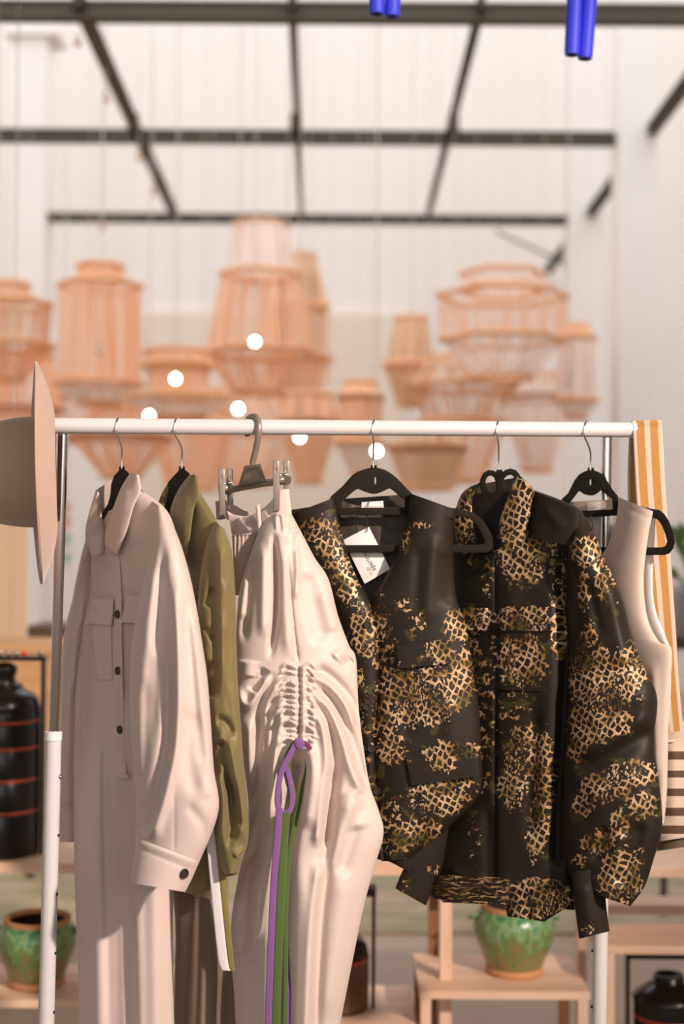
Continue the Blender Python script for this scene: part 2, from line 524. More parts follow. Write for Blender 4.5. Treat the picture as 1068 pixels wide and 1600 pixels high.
def stripes(name, axis, bands, base, twill=False, rough=.75):
    """woven stripes: bands = (from, to, colour) along the UV axis, in metres"""
    m, nt, bs = newmat(name)
    uv = N(nt, 'ShaderNodeUVMap'); sp = N(nt, 'ShaderNodeSeparateXYZ'); nt.links.new(uv.outputs[0], sp.inputs[0])
    x = sp.outputs[axis]
    col = base
    for (a, b, c) in bands:
        k = val(nt, 'MULTIPLY', val(nt, 'GREATER_THAN', x, a), val(nt, 'LESS_THAN', x, b))
        col = mixc(nt, k, col, c)
    wv = N(nt, 'ShaderNodeTexWave', wave_type='BANDS', bands_direction='DIAGONAL' if twill else 'Y'); wv.inputs['Scale'].default_value = 140; wv.inputs['Distortion'].default_value = 1
    nt.links.new(uv.outputs[0], wv.inputs['Vector'])
    dk = N(nt, 'ShaderNodeMix', data_type='RGBA', blend_type='MULTIPLY')
    nt.links.new(val(nt, 'MULTIPLY', wv.outputs[1], .35), dk.inputs[0]); nt.links.new(col, dk.inputs[6]); dk.inputs[7].default_value = (.55, .5, .45, 1)
    nt.links.new(dk.outputs[2], bs.inputs['Base Color'])
    bs.inputs['Roughness'].default_value = rough
    bp = N(nt, 'ShaderNodeBump'); bp.inputs['Strength'].default_value = .4; bp.inputs['Distance'].default_value = .0008
    nt.links.new(wv.outputs[1], bp.inputs['Height']); nt.links.new(bp.outputs[0], bs.inputs['Normal'])
    return m

fabric('beige', srgb(206, 187, 178), rough=.55, sheen=.25)
fabric('pink_beige', srgb(206, 188, 178), rough=.5, sheen=.25)
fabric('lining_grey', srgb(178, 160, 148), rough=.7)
fabric('olive', srgb(116, 104, 64), rough=.48, sheen=.2)
fabric('stone', srgb(205, 184, 168), rough=.6)
fabric('stone_lining', srgb(216, 214, 210), rough=.6)
fabric('shaded_taupe', srgb(128, 108, 88), rough=.7)  # shade behind the front garments is put into this cloth colour
fabric('dark_lining', srgb(62, 52, 42), rough=.5)
fabric('white_tape', srgb(214, 208, 208), rough=.7)
fabric('olive_tape', srgb(124, 112, 58), rough=.7)
fabric('purple_tape', srgb(124, 82, 140), rough=.7)
fabric('green_tape', srgb(76, 98, 44), rough=.7)
fabric('plum', srgb(110, 50, 80), rough=.7)
fabric('felt', srgb(188, 158, 138), rough=.95, sheen=.5, weave=600)
fabric('cord_weave', srgb(205, 190, 170), rough=.9)
jacquard('jacquard')
jacquard('jacquard_band', horiz=True)
plain('black_cloth', srgb(34, 28, 21), .6, spec=.22, bump=.2, bscale=900)
plain('velvet', srgb(30, 25, 18), .85, spec=.2, sheen=.12, bump=.3, bscale=1500)
plain('chrome', srgb(205, 203, 200), .16, metal=1.0)
plain('steel_wire', srgb(215, 212, 208), .2, metal=1.0)
plain('white_paint', srgb(206, 203, 202), .4, spec=.4, var=.02)
plain('white_plastic', srgb(228, 226, 224), .45)
plain('gunmetal', srgb(146, 134, 122), .3, metal=.35)
plain('gunmetal_face', srgb(150, 138, 126), .4, metal=.1)
plain('button_dark', srgb(48, 40, 36), .35)
plain('button_bronze', srgb(66, 56, 42), .35, metal=.3)
plain('blackhole', srgb(18, 16, 14), .8)
plain('paper', srgb(226, 219, 216), .7)
plain('ink', srgb(70, 66, 66), .8)
plain('ink_faint', srgb(178, 172, 168), .8)
plain('cord_black', srgb(40, 36, 32), .7)
plain('cobalt', srgb(60, 70, 236), .5, bump=.2, bscale=400)
plain('black_steel', srgb(70, 62, 46), .65, var=.15, vscale=5)
plain('wall_white', srgb(232, 224, 216), .85, var=.025, vscale=1.2, bump=.2, bscale=40)
plain('column_white', srgb(238, 232, 226), .7, var=.02, vscale=3)
plain('dado_cream', srgb(228, 212, 194), .85, var=.03, vscale=2)
plain('lacquer', srgb(26, 19, 15), .26, spec=.35, coat=.15, var=.2, vscale=10)
plain('lacquer_brown', srgb(96, 60, 34), .3, spec=.5, coat=.3, var=.3, vscale=14)
plain('lacquer_red', srgb(178, 58, 34), .3, coat=.4)
plain('red_bead', srgb(226, 84, 62), .3)
plain('silver_bead', srgb(190, 175, 165), .2, metal=.9)
plain('terracotta', srgb(206, 150, 104), .7, var=.1, vscale=30)
plain('pot_inside', srgb(58, 46, 34), .6)
plain('copper_string', srgb(255, 198, 154), .55)
plain('copper_pale', srgb(255, 232, 216), .55)
plain('copper_brown', srgb(234, 190, 150), .6)
plain('copper_frame', srgb(236, 176, 126), .5)
plain('suspension', srgb(206, 196, 186), .8)
plain('socket', srgb(70, 56, 46), .5)
plain('bamboo', srgb(224, 192, 150), .7, var=.08, vscale=20)
plain('leaf', srgb(104, 142, 74), .5, var=.25, vscale=30)
plain('lilac_grey', srgb(176, 166, 172), .7, var=.05)
plain('teal', srgb(120, 178, 164), .7)
plain('coral', srgb(222, 140, 122), .7)
plain('dark_wood', srgb(92, 78, 62), .5, var=.15)
wood('pine', srgb(236, 202, 174), srgb(222, 180, 148))
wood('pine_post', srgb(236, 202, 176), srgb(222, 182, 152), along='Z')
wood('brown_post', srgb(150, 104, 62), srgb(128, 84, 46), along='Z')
wood('honey_wood', srgb(214, 168, 118), srgb(196, 146, 96), scale=.6)

# concrete floor and a worn green-and-sand rug
m, nt, bs = newmat('concrete')
tc = N(nt, 'ShaderNodeTexCoord'); n1 = N(nt, 'ShaderNodeTexNoise'); n1.inputs['Scale'].default_value = 1.6; n1.inputs['Detail'].default_value = 8; n1.inputs['Roughness'].default_value = .6
nt.links.new(tc.outputs['Object'], n1.inputs['Vector'])
nt.links.new(mixc(nt, n1.outputs[0], srgb(154, 132, 114), srgb(182, 162, 144)), bs.inputs['Base Color']); bs.inputs['Roughness'].default_value = .6
m, nt, bs = newmat('rug')
tc = N(nt, 'ShaderNodeTexCoord'); n1 = N(nt, 'ShaderNodeTexNoise'); n1.inputs['Scale'].default_value = 5; n1.inputs['Detail'].default_value = 5
mp = N(nt, 'ShaderNodeMapping'); mp.inputs['Scale'].default_value = (.6, 1.4, 1); nt.links.new(tc.outputs['Object'], mp.inputs[0]); nt.links.new(mp.outputs[0], n1.inputs['Vector'])
cr = N(nt, 'ShaderNodeValToRGB'); cr.color_ramp.elements[0].position = .36; cr.color_ramp.elements[0].color = srgb(146, 142, 108); cr.color_ramp.elements[1].position = .62; cr.color_ramp.elements[1].color = srgb(186, 164, 140)
x = cr.color_ramp.elements.new(.5); x.color = srgb(168, 154, 124)
nt.links.new(n1.outputs[0], cr.inputs[0]); nt.links.new(cr.outputs[0], bs.inputs['Base Color']); bs.inputs['Roughness'].default_value = .95
# green running glaze
m, nt, bs = newmat('glaze')
tc = N(nt, 'ShaderNodeTexCoord'); mp = N(nt, 'ShaderNodeMapping'); mp.inputs['Scale'].default_value = (1, 1, .45); nt.links.new(tc.outputs['Object'], mp.inputs[0])
n1 = N(nt, 'ShaderNodeTexNoise'); n1.inputs['Scale'].default_value = 55; n1.inputs['Detail'].default_value = 3; nt.links.new(mp.outputs[0], n1.inputs['Vector'])
sx = N(nt, 'ShaderNodeSeparateXYZ'); nt.links.new(tc.outputs['Object'], sx.inputs[0])
h = val(nt, 'ADD', val(nt, 'MULTIPLY', sx.outputs[2], 4.2), val(nt, 'MULTIPLY', val(nt, 'SUBTRACT', n1.outputs[0], .5), 1.5))
cr = N(nt, 'ShaderNodeValToRGB'); e = cr.color_ramp.elements
e[0].position = .02; e[0].color = srgb(150, 130, 88); e[1].position = .75; e[1].color = srgb(64, 136, 84)
for p, c in ((.2, srgb(134, 130, 78)), (.42, srgb(100, 146, 82)), (.55, srgb(150, 172, 126))):
    x = e.new(p); x.color = c
nt.links.new(h, cr.inputs[0]); nt.links.new(cr.outputs[0], bs.inputs['Base Color']); bs.inputs['Roughness'].default_value = .22; bs.inputs['Coat Weight'].default_value = .4
n2 = N(nt, 'ShaderNodeTexNoise'); n2.inputs['Scale'].default_value = 90; nt.links.new(mp.outputs[0], n2.inputs['Vector'])
bp = N(nt, 'ShaderNodeBump'); bp.inputs['Strength'].default_value = .6; bp.inputs['Distance'].default_value = .004; nt.links.new(n2.outputs[0], bp.inputs['Height']); nt.links.new(bp.outputs[0], bs.inputs['Normal'])
# lit bulbs
m, nt, bs = newmat('bulb_lit')
bs.inputs['Base Color'].default_value = srgb(255, 244, 232); bs.inputs['Emission Color'].default_value = (1, .93, .84, 1); bs.inputs['Emission Strength'].default_value = 14
m, nt, bs = newmat('bulb_glass')
bs.inputs['Base Color'].default_value = srgb(222, 178, 156); bs.inputs['Roughness'].default_value = .08; bs.inputs['Metallic'].default_value = .35; bs.inputs['Coat Weight'].default_value = .6

# ------------------------------------------------------------------ the setting
def struct(name, m, mat, smooth=False):
    return tag(m.build(name, MAT[mat], None, smooth), kind='structure')

struct('floor', MB().box(-9, 9, -4, 16, -0.1, 0), 'concrete')
struct('wall_back', MB().box(-9, 9, 13.5, 13.7, 0, 7.6), 'wall_white')
struct('wall_right', MB().box(4.6, 4.8, -4, 13.5, 0, 7.6), 'wall_white')
struct('wall_left', MB().box(-6.2, -6.0, -4, 13.5, 0, 7.6), 'wall_white')
zd = zat(490, 13.4)
struct('front_blocker', MB().box(-6.2, 4.8, -4.2, -4, 0, 1.6).box(-6.2, -5.6, -4.2, -4, 1.6, 3.7).box(4.2, 4.8, -4.2, -4, 1.6, 3.7).box(-.9, -.6, -4.2, -4, 1.6, 3.7), 'wall_white')  # added wall behind the camera, its gaps shaped to limit front sky fill
struct('ceiling_blocker', MB().box(-6.0, 4.6, -4, 5.3, 3.55, 3.7), 'wall_white')  # added slab out of view, keeps overhead sky light off the rack
struct('trim_1', MB().box(xat(225, 13.4), xat(630, 13.4), 13.4, 13.498, 0, zd), 'dado_cream')

# white columns carrying the steel grid
def column(name, px0, px1, Y0, label, top=7.4, cap=False):
    x0, x1 = xat(px0, Y0), xat(px1, Y0)
    d = x1 - x0
    t = thing(name, label, 'column', ((x0 + x1) / 2, Y0 + d / 2, 0), 'white columns under the steel grid')
    MB().box(x0, x1, Y0, Y0 + d, 0.12, top, .012).build('shaft', MAT['column_white'], t)
    MB().box(x0 - .04, x1 + .04, Y0 - .04, Y0 + d + .04, 0, 0.12, .01).build('plinth', MAT['column_white'], t)
    if cap:
        MB().box(x0 - .06, x1 + .1, Y0 - .06, Y0 + d + .06, zat(60, Y0) , zat(40, Y0), .01).build('capital', MAT['column_white'], t)
    return t
column('column', 965, 1026, 8.80, 'nearer white square column at right, where the middle dark beam ends')
column('column', 887, 942, 11.02, 'farther white square column at right, where the lowest dark beam ends')
column('column', 12, 65, 11.02, 'white square column at the left end of the lowest dark beam', cap=True)

# dark steel grid: cross beams and rafters, level, 2.6 m above the eye
HG = 1.40 + 2.6
def beam(py0, py1, Y0, px0, px1, label, ends):
    z0, z1 = zat(py1, Y0), zat(py0, Y0)
    x0, x1 = xat(px0, Y0, (py0 + py1) / 2), xat(px1, Y0, (py0 + py1) / 2)
    t = thing('steel_beam', label, 'beam', ((x0 + x1) / 2, Y0, z0), 'dark steel cross beams')
    f = .012
    h = z1 - z0
    MB().box(x0, x1, Y0, Y0 + .08, z0, z0 + f).build('bottom_flange', MAT['black_steel'], t)
    MB().box(x0, x1, Y0, Y0 + .08, z1 - f, z1).build('top_flange', MAT['black_steel'], t)
    MB().box(x0, x1, Y0 + .012, Y0 + .03, z0 + f, z1 - f).build('web', MAT['black_steel'], t)
    for (bx, by) in ends:
        c = xat(bx, Y0, by)
        MB().box(c - .035, c + .035, Y0 - .012, Y0 + .012, z1 - .004, zat(by, Y0, bx), .004).build('bracket', MAT['black_steel'], t)
    return z0, z1
beam(2, 30, 6.77, -40, 1110, 'nearest and thickest dark steel beam along the top of the picture', [])
beam(203, 222, 8.85, -60, 961, 'middle dark steel beam with three brackets, ending at the nearer right column', [(208, 178), (462, 177), (708, 178)])
beam(334, 348, 11.1, 64, 886, 'lowest and farthest dark steel beam, between the two far columns', [])
def rafter(xw0, xw1, Y0, Y1, w, h, label):
    # a longitudinal bar on top of the cross beams
    t = thing('steel_rafter', label, 'rafter', (xw0, Y0, zat(14, 6.77)), 'dark steel rafters running to the back')
    zz0, zz1 = zat(14, 6.77), zat(338, 11.1)
    def zl(y): return zz0 + (zz1 - zz0) * (y - 6.77) / (11.1 - 6.77)
    for nm, dx0, dx1, dz0, dz1 in (('flange', -w / 2, w / 2, h - .01, h), ('web', -w / 5, w / 5, 0, h - .01), ('lower_flange', -w / 2, w / 2, -.01, 0)):
        V = []
        for (xx, yy) in ((xw0, Y0), (xw1, Y1)):
            for dx in (dx0, dx1):
                for dz in (dz0, dz1): V.append((xx + dx, yy, zl(yy) + dz))
        m = MB().add(V, [(0, 1, 3, 2), (4, 6, 7, 5), (0, 4, 5, 1), (2, 3, 7, 6), (0, 2, 6, 4), (1, 5, 7, 3)])
        m.build(nm, MAT['black_steel'], t)
for a, b, w, lab in (((124, 14), (271, 338), .062, 'slanting dark rafter at the left of the steel grid'),
                     ((457, 14), (470, 338), .040, 'thin dark rafter at the centre of the steel grid'),
                     ((751, 14), (669, 338), .040, 'slanting dark rafter right of the centre of the steel grid')):
    rafter(xat(a[0], 6.77, a[1]), xat(b[0], 11.1, b[1]), 6.72, 11.14, w, .05, lab)
rafter(1.95, 1.97, 6.2, 13.4, .07, .05, 'dark rafter passing behind the right columns')
# thin diagonal brace near the right column
t = thing('steel_brace', 'thin grey brace slanting to the farther right column', 'brace', tuple(P(885, 412, 11.3)))
MB().tube([P(775, 362, 11.9), P(885, 412, 11.3)], .012, 8).build('rod', MAT['black_steel'], t)
MB().lathe([(0, .0), (.04, .0), (.04, .02), (0, .02)], P(886, 412, 11.24), 12, [(1, 0, 0), (0, 0, 1), (0, 1, 0)]).build('end_plate', MAT['black_steel'], t)

# ------------------------------------------------------------------ hanging lanterns of copper string
def lantern(label, cx, Y, tiers, mat, sides=6, rot=.3, cords=3, nstr=64, top=HG + 1.6):
    """tiers: list of lists of (py, half-width px) from top to bottom; each list is one string-wound tier"""
    c0 = P(cx, tiers[0][0][0], Y)
    zb = zat(tiers[-1][-1][0], Y, cx)
    t = thing('string_lantern', label, 'lantern', (c0[0], Y, zb), 'copper string lanterns hanging behind the rack')
    rng = random.Random(int(cx * 7 + Y * 13))
    k = Y / F
    def ring(r, z, n=None):
        return [Vector((c0[0] + r * math.cos(rot + 2 * math.pi * i / sides), Y + r * math.sin(rot + 2 * math.pi * i / sides), z)) for i in range(sides)]
    def at(rg, u):
        u = (u % 1.0) * sides; i = int(u) % sides; f = u - int(u)
        return rg[i].lerp(rg[(i + 1) % sides], f)
    for ti, tier in enumerate(tiers):
        levels = [(hw * k, zat(py, Y, cx)) for (py, hw) in tier]
        for a, b in zip(levels[:-1], levels[1:]):
            ra, rb = ring(*a), ring(*b)
            m = MB()
            for i in range(nstr):
                u = (i + rng.uniform(-.3, .3)) / nstr
                p, q = at(ra, u), at(rb, u + rng.uniform(-.01, .01))
                wd = .004 + .006 * rng.random()
                tdir = (at(ra, u + .02) - at(ra, u - .02)).normalized() * wd
                nrm = Vector((p.x - c0[0], p.y - Y, 0)).normalized() * .004
                V = [p - tdir, p + tdir, p + nrm, q - tdir, q + tdir, q + nrm]
                m.add([tuple(v) for v in V], [(0, 1, 4, 3), (1, 2, 5, 4), (2, 0, 3, 5)])
            o = m.build('string_winding', MAT[mat if (ti + (a[0] > b[0])) % 2 == 0 else {'copper_string': 'copper_pale', 'copper_pale': 'copper_string', 'copper_brown': 'copper_string'}[mat]], t)
            o['kind'] = 'stuff'
        for (r, z) in levels:
            rg = ring(r, z)
            m = MB(); m.tube([tuple(v) for v in rg] + [tuple(rg[0])], .017, 6, cap=False); m.build('frame_ring', MAT['copper_frame'], t)
    r0, z0 = tiers[0][0][1] * k, zat(tiers[0][0][0], Y, cx)
    m = MB()
    for v in ring(r0, z0)[:cords]:
        m.tube([tuple(v), (v.x, v.y, top)], .0015, 4, cap=False)
    m.build('suspension_cord', MAT['suspension'], t)
    return t

LAN = [
 ('broad capped lantern at the left edge above the felt hat', 12, 8.6, [[(444, 34), (468, 36)], [(474, 70), (540, 66)], [(540, 76), (592, 28)]], 'copper_brown', 6, .2),
 ('tall straight prism lantern with a small cap, left of the big stacked one', 157, 8.4, [[(416, 36), (440, 36)], [(446, 66), (600, 64)], [(600, 70), (630, 34)]], 'copper_string', 6, .1),
 ('big stacked lantern reaching up to the lowest beam at the centre left', 408, 8.9, [[(352, 43), (428, 58)], [(430, 66), (552, 86)], [(552, 96), (612, 46)]], 'copper_pale', 6, .25),
 ('tapering lantern partly hidden behind the big stacked one on its right', 470, 10.2, [[(400, 26), (478, 46)], [(482, 48), (560, 44)], [(560, 56), (640, 30)]], 'copper_brown', 6, .6),
 ('low wide lantern with a deep rim, right of the tall prism one', 278, 8.0, [[(550, 52), (572, 56)], [(576, 48), (622, 46)], [(622, 84), (652, 44)]], 'copper_string', 8, .1),
 ('narrow brown bell-shaped lantern left of the wide capped one', 642, 9.6, [[(498, 28), (570, 44)], [(572, 48), (632, 24)]], 'copper_brown', 6, .45),
 ('wide capped lantern high on the right, the widest of all', 785, 8.5, [[(428, 66), (456, 64)], [(462, 104), (532, 100)], [(532, 96), (590, 48)]], 'copper_string', 6, .05),
 ('slim upright lantern in front of the farther right column', 900, 8.9, [[(510, 20), (528, 32)], [(530, 32), (626, 32)], [(626, 36), (652, 18)]], 'copper_string', 6, .3),
 ('small round-shouldered lantern just above the rail near the middle', 563, 8.2, [[(598, 24), (622, 36)], [(622, 36), (692, 34)], [(692, 40), (742, 14)]], 'copper_string', 8, .2),
 ('broad brown lantern under the wide capped one', 722, 9.2, [[(560, 56), (604, 92)], [(604, 96), (660, 60)], [(660, 78), (752, 40)]], 'copper_brown', 6, .5),
 ('squat double-cone lantern below the tall prism one, behind the rail', 190, 8.9, [[(636, 44), (684, 84)], [(684, 84), (745, 30)]], 'copper_string', 6, .4),
 ('double-cone lantern hanging straight below the big stacked one', 385, 10.9, [[(612, 62), (672, 92)], [(672, 92), (758, 36)]], 'copper_string', 6, .15),
 ('orange tub-shaped lantern half behind the felt hat brim', 34, 9.4, [[(556, 50), (640, 66)], [(640, 66), (700, 30)]], 'copper_string', 6, .2),
 ('lantern tapering downwards below the slim upright one', 838, 9.8, [[(588, 56), (622, 66)], [(622, 66), (735, 26)]], 'copper_pale', 6, .35),
 ('barrel lantern right of the clip hanger hook, behind the rail', 482, 7.6, [[(618, 40), (660, 54)], [(660, 54), (752, 22)]], 'copper_string', 6, .55),
 ('drum lantern low behind the second and third hanger hooks', 300, 9.9, [[(640, 60), (668, 70)], [(668, 70), (764, 40)]], 'copper_string', 6, .3),
 ('lowest lantern, drum shaped, between the two black garments hooks', 668, 7.4, [[(668, 40), (700, 62)], [(700, 62), (762, 40)]], 'copper_brown', 6, .1),
 ('small lantern far left below the prism one, beside the hat brim', 112, 10.2, [[(590, 30), (622, 42)], [(622, 42), (690, 34)]], 'copper_pale', 6, .1),
]
for L_ in LAN: lantern(*L_)

# string-light bulbs: clear ones on the upper left, lit ones lower down
def bulb(label, px, py, Y, lit, r=.022):
    c = P(px, py, Y)
    t = thing('light_bulb', label, 'bulb', tuple(c), 'bulbs of the string lights')
    prof = [(0.001, -r)] + [(r * math.sin(a), -r * math.cos(a)) for a in np.linspace(.3, 2.5, 9)] + [(r * .5, r * 1.0)]
    MB().lathe(prof, c, 16).build('glass', MAT['bulb_lit' if lit else 'bulb_glass'], t, True)
    MB().lathe([(r * .5, r * .9), (r * .5, r * 1.6), (r * .25, r * 1.8), (0.001, r * 1.8)], c, 12).build('socket', MAT['socket'], t, True)
    MB().tube([c + np.array([0, 0, r * 1.7]), (c[0], c[1], HG + .6)], .0025, 4).build('wire', MAT['suspension'], t)
for lab, px, py, Y, lit in (
 ('clear bulb highest at the upper left, below the top beam', 121, 67, 7.2, 0),
 ('clear bulb beside the left rafter, second from the top', 166, 154, 7.6, 0),
 ('clear bulb just under the middle beam at left', 217, 246, 8.1, 0),
 ('clear bulb left of the rafter, above the lowest beam', 240, 301, 8.86, 0),
 ('clear bulb just under the lowest beam at far left', 160, 355, 8.3, 0),
 ('clear bulb in front of the slim upright lantern at right', 888, 595, 8.0, 0),
 ('clear bulb in front of the tall prism lantern', 156, 548, 7.9, 0),
 ('lit bulb in front of the low wide lantern', 274, 592, 7.4, 1),
 ('lit bulb peeking over the rail between the first two hooks', 233, 650, 7.2, 1),
 ('lit bulb above the clip hanger hook, left of it', 372, 639, 7.0, 1),
 ('lit bulb in front of the big stacked lantern', 398, 534, 7.8, 1),
 ('lit bulb just below the rail right of the clip hanger', 468, 683, 7.0, 1),
 ('lit bulb behind the wire hook of the black and gold vest', 588, 705, 6.9, 1)):
    bulb(lab, px, py, Y, lit)

# ------------------------------------------------------------------ low pine display behind the rack
def zpl(py, Y): return zat(py, Y)
tb = thing('display_bench', 'long low pine bench top behind the rack, across the whole picture', 'bench', (0, 3.65, 0))
zt = zat(1352, 3.50)                       # top surface, front edge
MB().box(-1.5, 1.35, 3.50, 3.80, zt - .026, zt, .003).build('plank', MAT['pine'], tb)
for px in (-150, 344, 696):
    x = xat(px, 3.54, 1450)
    MB().box(x - .015, x + .015, 3.53, 3.56, 0, zt - .026, .002).build('leg', MAT['pine_post'], tb)
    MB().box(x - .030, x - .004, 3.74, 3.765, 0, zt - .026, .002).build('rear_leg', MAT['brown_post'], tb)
x = xat(1140, 3.54, 1450); MB().box(x - .015, x + .015, 3.53, 3.56, 0, zt - .026, .002).build('leg', MAT['pine_post'], tb)

def low_table(label, px0, px1, pyf, Yf_, Yb, leg_px, apron=True):
    z = zat(pyf, Yf_)
    x0, x1 = xat(px0, Yf_, pyf), xat(px1, Yf_, pyf)
    t = thing('low_stand', label, 'stand', ((x0 + x1) / 2, (Yf_ + Yb) / 2, 0), 'pine stands below the bench')
    d = (Yb - Yf_)
    for i in range(3):
        MB().box(x0, x1, Yf_ + d * i / 3 + .0015, Yf_ + d * (i + 1) / 3 - .0015, z - .02, z, .002).build('plank', MAT['pine'], t)
    for lp in leg_px:
        x = xat(lp, Yf_, 1590)
        MB().box(x - .013, x + .013, Yf_ + .004, Yf_ + .034, 0, z - .02, .002).build('leg', MAT['pine_post'], t)
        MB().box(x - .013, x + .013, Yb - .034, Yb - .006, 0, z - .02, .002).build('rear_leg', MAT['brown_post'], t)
    if apron:
        MB().box(x0 + .03, x1 - .03, Yf_ + .012, Yf_ + .026, z - .05, z - .02, .001).build('apron', MAT['pine'], t)
    return z
zl = low_table('left pine stand carrying a green pot', -120, 300, 1566, 3.42, 3.72, (-100, 280), False)
zm = low_table('lowest pine stand at the bottom, under the middle lacquer vessel', 470, 652, 1612, 3.40, 3.76, (480, 640), False)
zc = low_table('taller pine stand right of the middle vessel, carrying a green pot', 655, 922, 1548, 3.44, 3.76, (665, 911), False)
# pine rail frame at lower right
t = thing('pine_frame', 'pine frame with two rails at lower right, above a black vessel', 'frame', tuple(P(1010, 1487, 3.46)[:2]) + (0,), 'pine stands below the bench')
z1 = zat(1486, 3.46); x0, x1 = xat(945, 3.46, 1487), xat(1200, 3.46, 1487)
MB().box(x0, x1, 3.46, 3.66, z1 - .004, z1 + .016, .002).build('front_plank', MAT['pine'], t)
MB().box(x0, x1, 3.80, 3.90, z1 + .004, z1 + .03, .002).build('rear_plank', MAT['pine'], t)
for xx in (x0 + .012, x1 - .02): MB().box(xx - .012, xx + .012, 3.462, 3.49, 0, z1 - .004, .002).build('leg', MAT['pine_post'], t)
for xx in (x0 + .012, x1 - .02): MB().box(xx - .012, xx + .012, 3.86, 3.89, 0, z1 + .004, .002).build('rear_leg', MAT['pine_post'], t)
for xx in (x0 + .012, x1 - .02): MB().box(xx - .01, xx + .01, 3.50, 3.85, z1 - .035, z1 - .004, .002).build('side_rail', MAT['pine'], t)

# rug on the floor beyond the bench
o = tag(MB().box(-2.2, 2.4, 5.02, 6.4, 0, .012, .004).build('rug', MAT['rug']), 'worn green and sand coloured rug on the floor beyond the bench', 'rug')

# green glazed pots
def pot(label, px, Y, z, sc):
    c = np.array([xat(px, Y, 1480), Y, z])
    t = thing('glazed_pot', label, 'pot', tuple(c), 'green glazed pots')
    k = sc
    b0 = MB().lathe([(.0, 0), (.070 * k, 0), (.074 * k, .004 * k), (.074 * k, .014 * k), (.070 * k, .018 * k)], c, 48); b0.build('foot', MAT['terracotta'], t, True)
    MB().lathe([(.070 * k, .018 * k), (.074 * k, .024 * k), (.084 * k, .05 * k), (.098 * k, .085 * k), (.105 * k, .112 * k), (.104 * k, .132 * k), (.096 * k, .152 * k), (.086 * k, .163 * k)], c, 48).build('body', MAT['glaze'], t, True)
    MB().lathe([(.086 * k, .163 * k), (.085 * k, .168 * k), (.088 * k, .172 * k), (.084 * k, .176 * k), (.077 * k, .174 * k), (.075 * k, .165 * k)], c, 48).build('rim', MAT['terracotta'], t, True)
    MB().lathe([(.075 * k, .165 * k), (.090 * k, .13 * k), (.085 * k, .06 * k), (.0, .03 * k)], c, 40).build('inside', MAT['pot_inside'], t, True)
    for sgn in (-1, 1):
        m = MB(); m.tube([c + np.array([sgn * .094 * k, -.012, .15 * k]), c + np.array([sgn * .112 * k, -.008, .142 * k]), c + np.array([sgn * .114 * k, .008, .135 * k]), c + np.array([sgn * .098 * k, .014, .14 * k])], .006 * k, 8)
        m.build('lug', MAT['glaze'], t, True)
pot('green glazed pot on the left pine stand, behind the white post', 58, 3.55, zl, .96)
pot('green glazed pot on the right pine stand, under the black jacket hem', 803, 3.60, zc, 1.0)

# black lacquer carriers with a frame handle
def carrier(label, px, Y, z, r, hbody, rings, hh, hx, dome=True, beads=False, bar=1.0):
    c = np.array([xat(px, Y, 1450), Y, z])
    t = thing('lacquer_carrier', label, 'carrier', tuple(c), 'black lacquer food carriers')
    prof = [(.0, 0), (r * .96, 0), (r, .006)]
    hs = [hbody * q for q in rings]
    last = .006
    for i, h in enumerate(hs + [hbody]):
        m = MB().lathe([(r, last), (r, h - .003), (r * .985, h)], c, 56); 
        m.build('tier', MAT['lacquer_brown' if (beads is None and i == 0) else 'lacquer'], t, True)
        if h < hbody: MB().lathe([(r * .99, h), (r * 1.012, h + .002), (r * 1.012, h + .007), (r * .99, h + .009)], c, 56).build('red_band', MAT['lacquer_red'], t, True)
        last = h + .003
    MB().lathe([(.0, .0), (r * .96, 0), (r, .006)], c, 40).build('base', MAT['lacquer'], t, True)
    if dome:
        MB().lathe([(r * .985, hbody), (r * 1.0, hbody + .004), (r * .93, hbody + .03), (r * .78, hbody + .045), (r * .62, hbody + .05), (r * .55, hbody + .056), (r * .5, hbody + .062), (r * .5, hbody + .068), (.001, hbody + .07)], c, 56).build('lid', MAT['lacquer'], t, True)
        MB().lathe([(r * .34, hbody + .068), (r * .3, hbody + .085), (r * .36, hbody + .1), (r * .36, hbody + .112), (r * .2, hbody + .122), (.001, hbody + .124)], c, 32).build('knob', MAT['lacquer'], t, True)
    else:
        MB().lathe([(r * 1.02, hbody - .004), (r * 1.04, hbody + .004), (r * .94, hbody + .016), (r * .6, hbody + .036), (r * .44, hbody + .045), (r * .44, hbody + .058), (r * .40, hbody + .062), (r * .36, hbody + .058), (r * .34, hbody + .05), (.001, hbody + .048)], c, 56).build('lid', MAT['lacquer'], t, True)
    w = .009
    for sx in (-1, 1):
        xx = c[0] + sx * (r + .004 + w / 2) * hx
        MB().box(xx - w / 2, xx + w / 2, Y - .014, Y + .014, z, z + hh, .002).build('handle_post', MAT['lacquer'], t)
    MB().box(c[0] - (r + .014) * hx, c[0] + (r + .014) * hx, Y - .012 * bar, Y + .012 * bar, z + hh - .012 * bar, z + hh, .002).build('handle_bar', MAT['lacquer'], t)
    if beads:
        for q, mt in ((-.1, 'silver_bead'), (.12, 'silver_bead'), (.32, 'silver_bead'), (.52, 'red_bead'), (.92, 'silver_bead')):
            MB().lathe([(.001, -.008), (.006, -.006), (.0085, 0), (.006, .006), (.001, .008)], (c[0] + (r + .01) * q, Y - .01, z + hh + .008), 14).build('bead', MAT[mt], t, True)
zbench = zt
carrier('tall black lacquer carrier with red bands on the bench at left', 2, 3.62, zbench, .094, zat(1112, 3.62) - zbench, (.30, .52, .74, .92), zat(1028, 3.62) - zbench, 1.0, True, True)
carrier('black lacquer carrier with a brown bottom tier behind the beige skirt', 527, 3.58, zm, .080, zat(1492, 3.58) - zm, (.93,), zat(1384, 3.58) - zm, 1.04, True, None, 1.9)
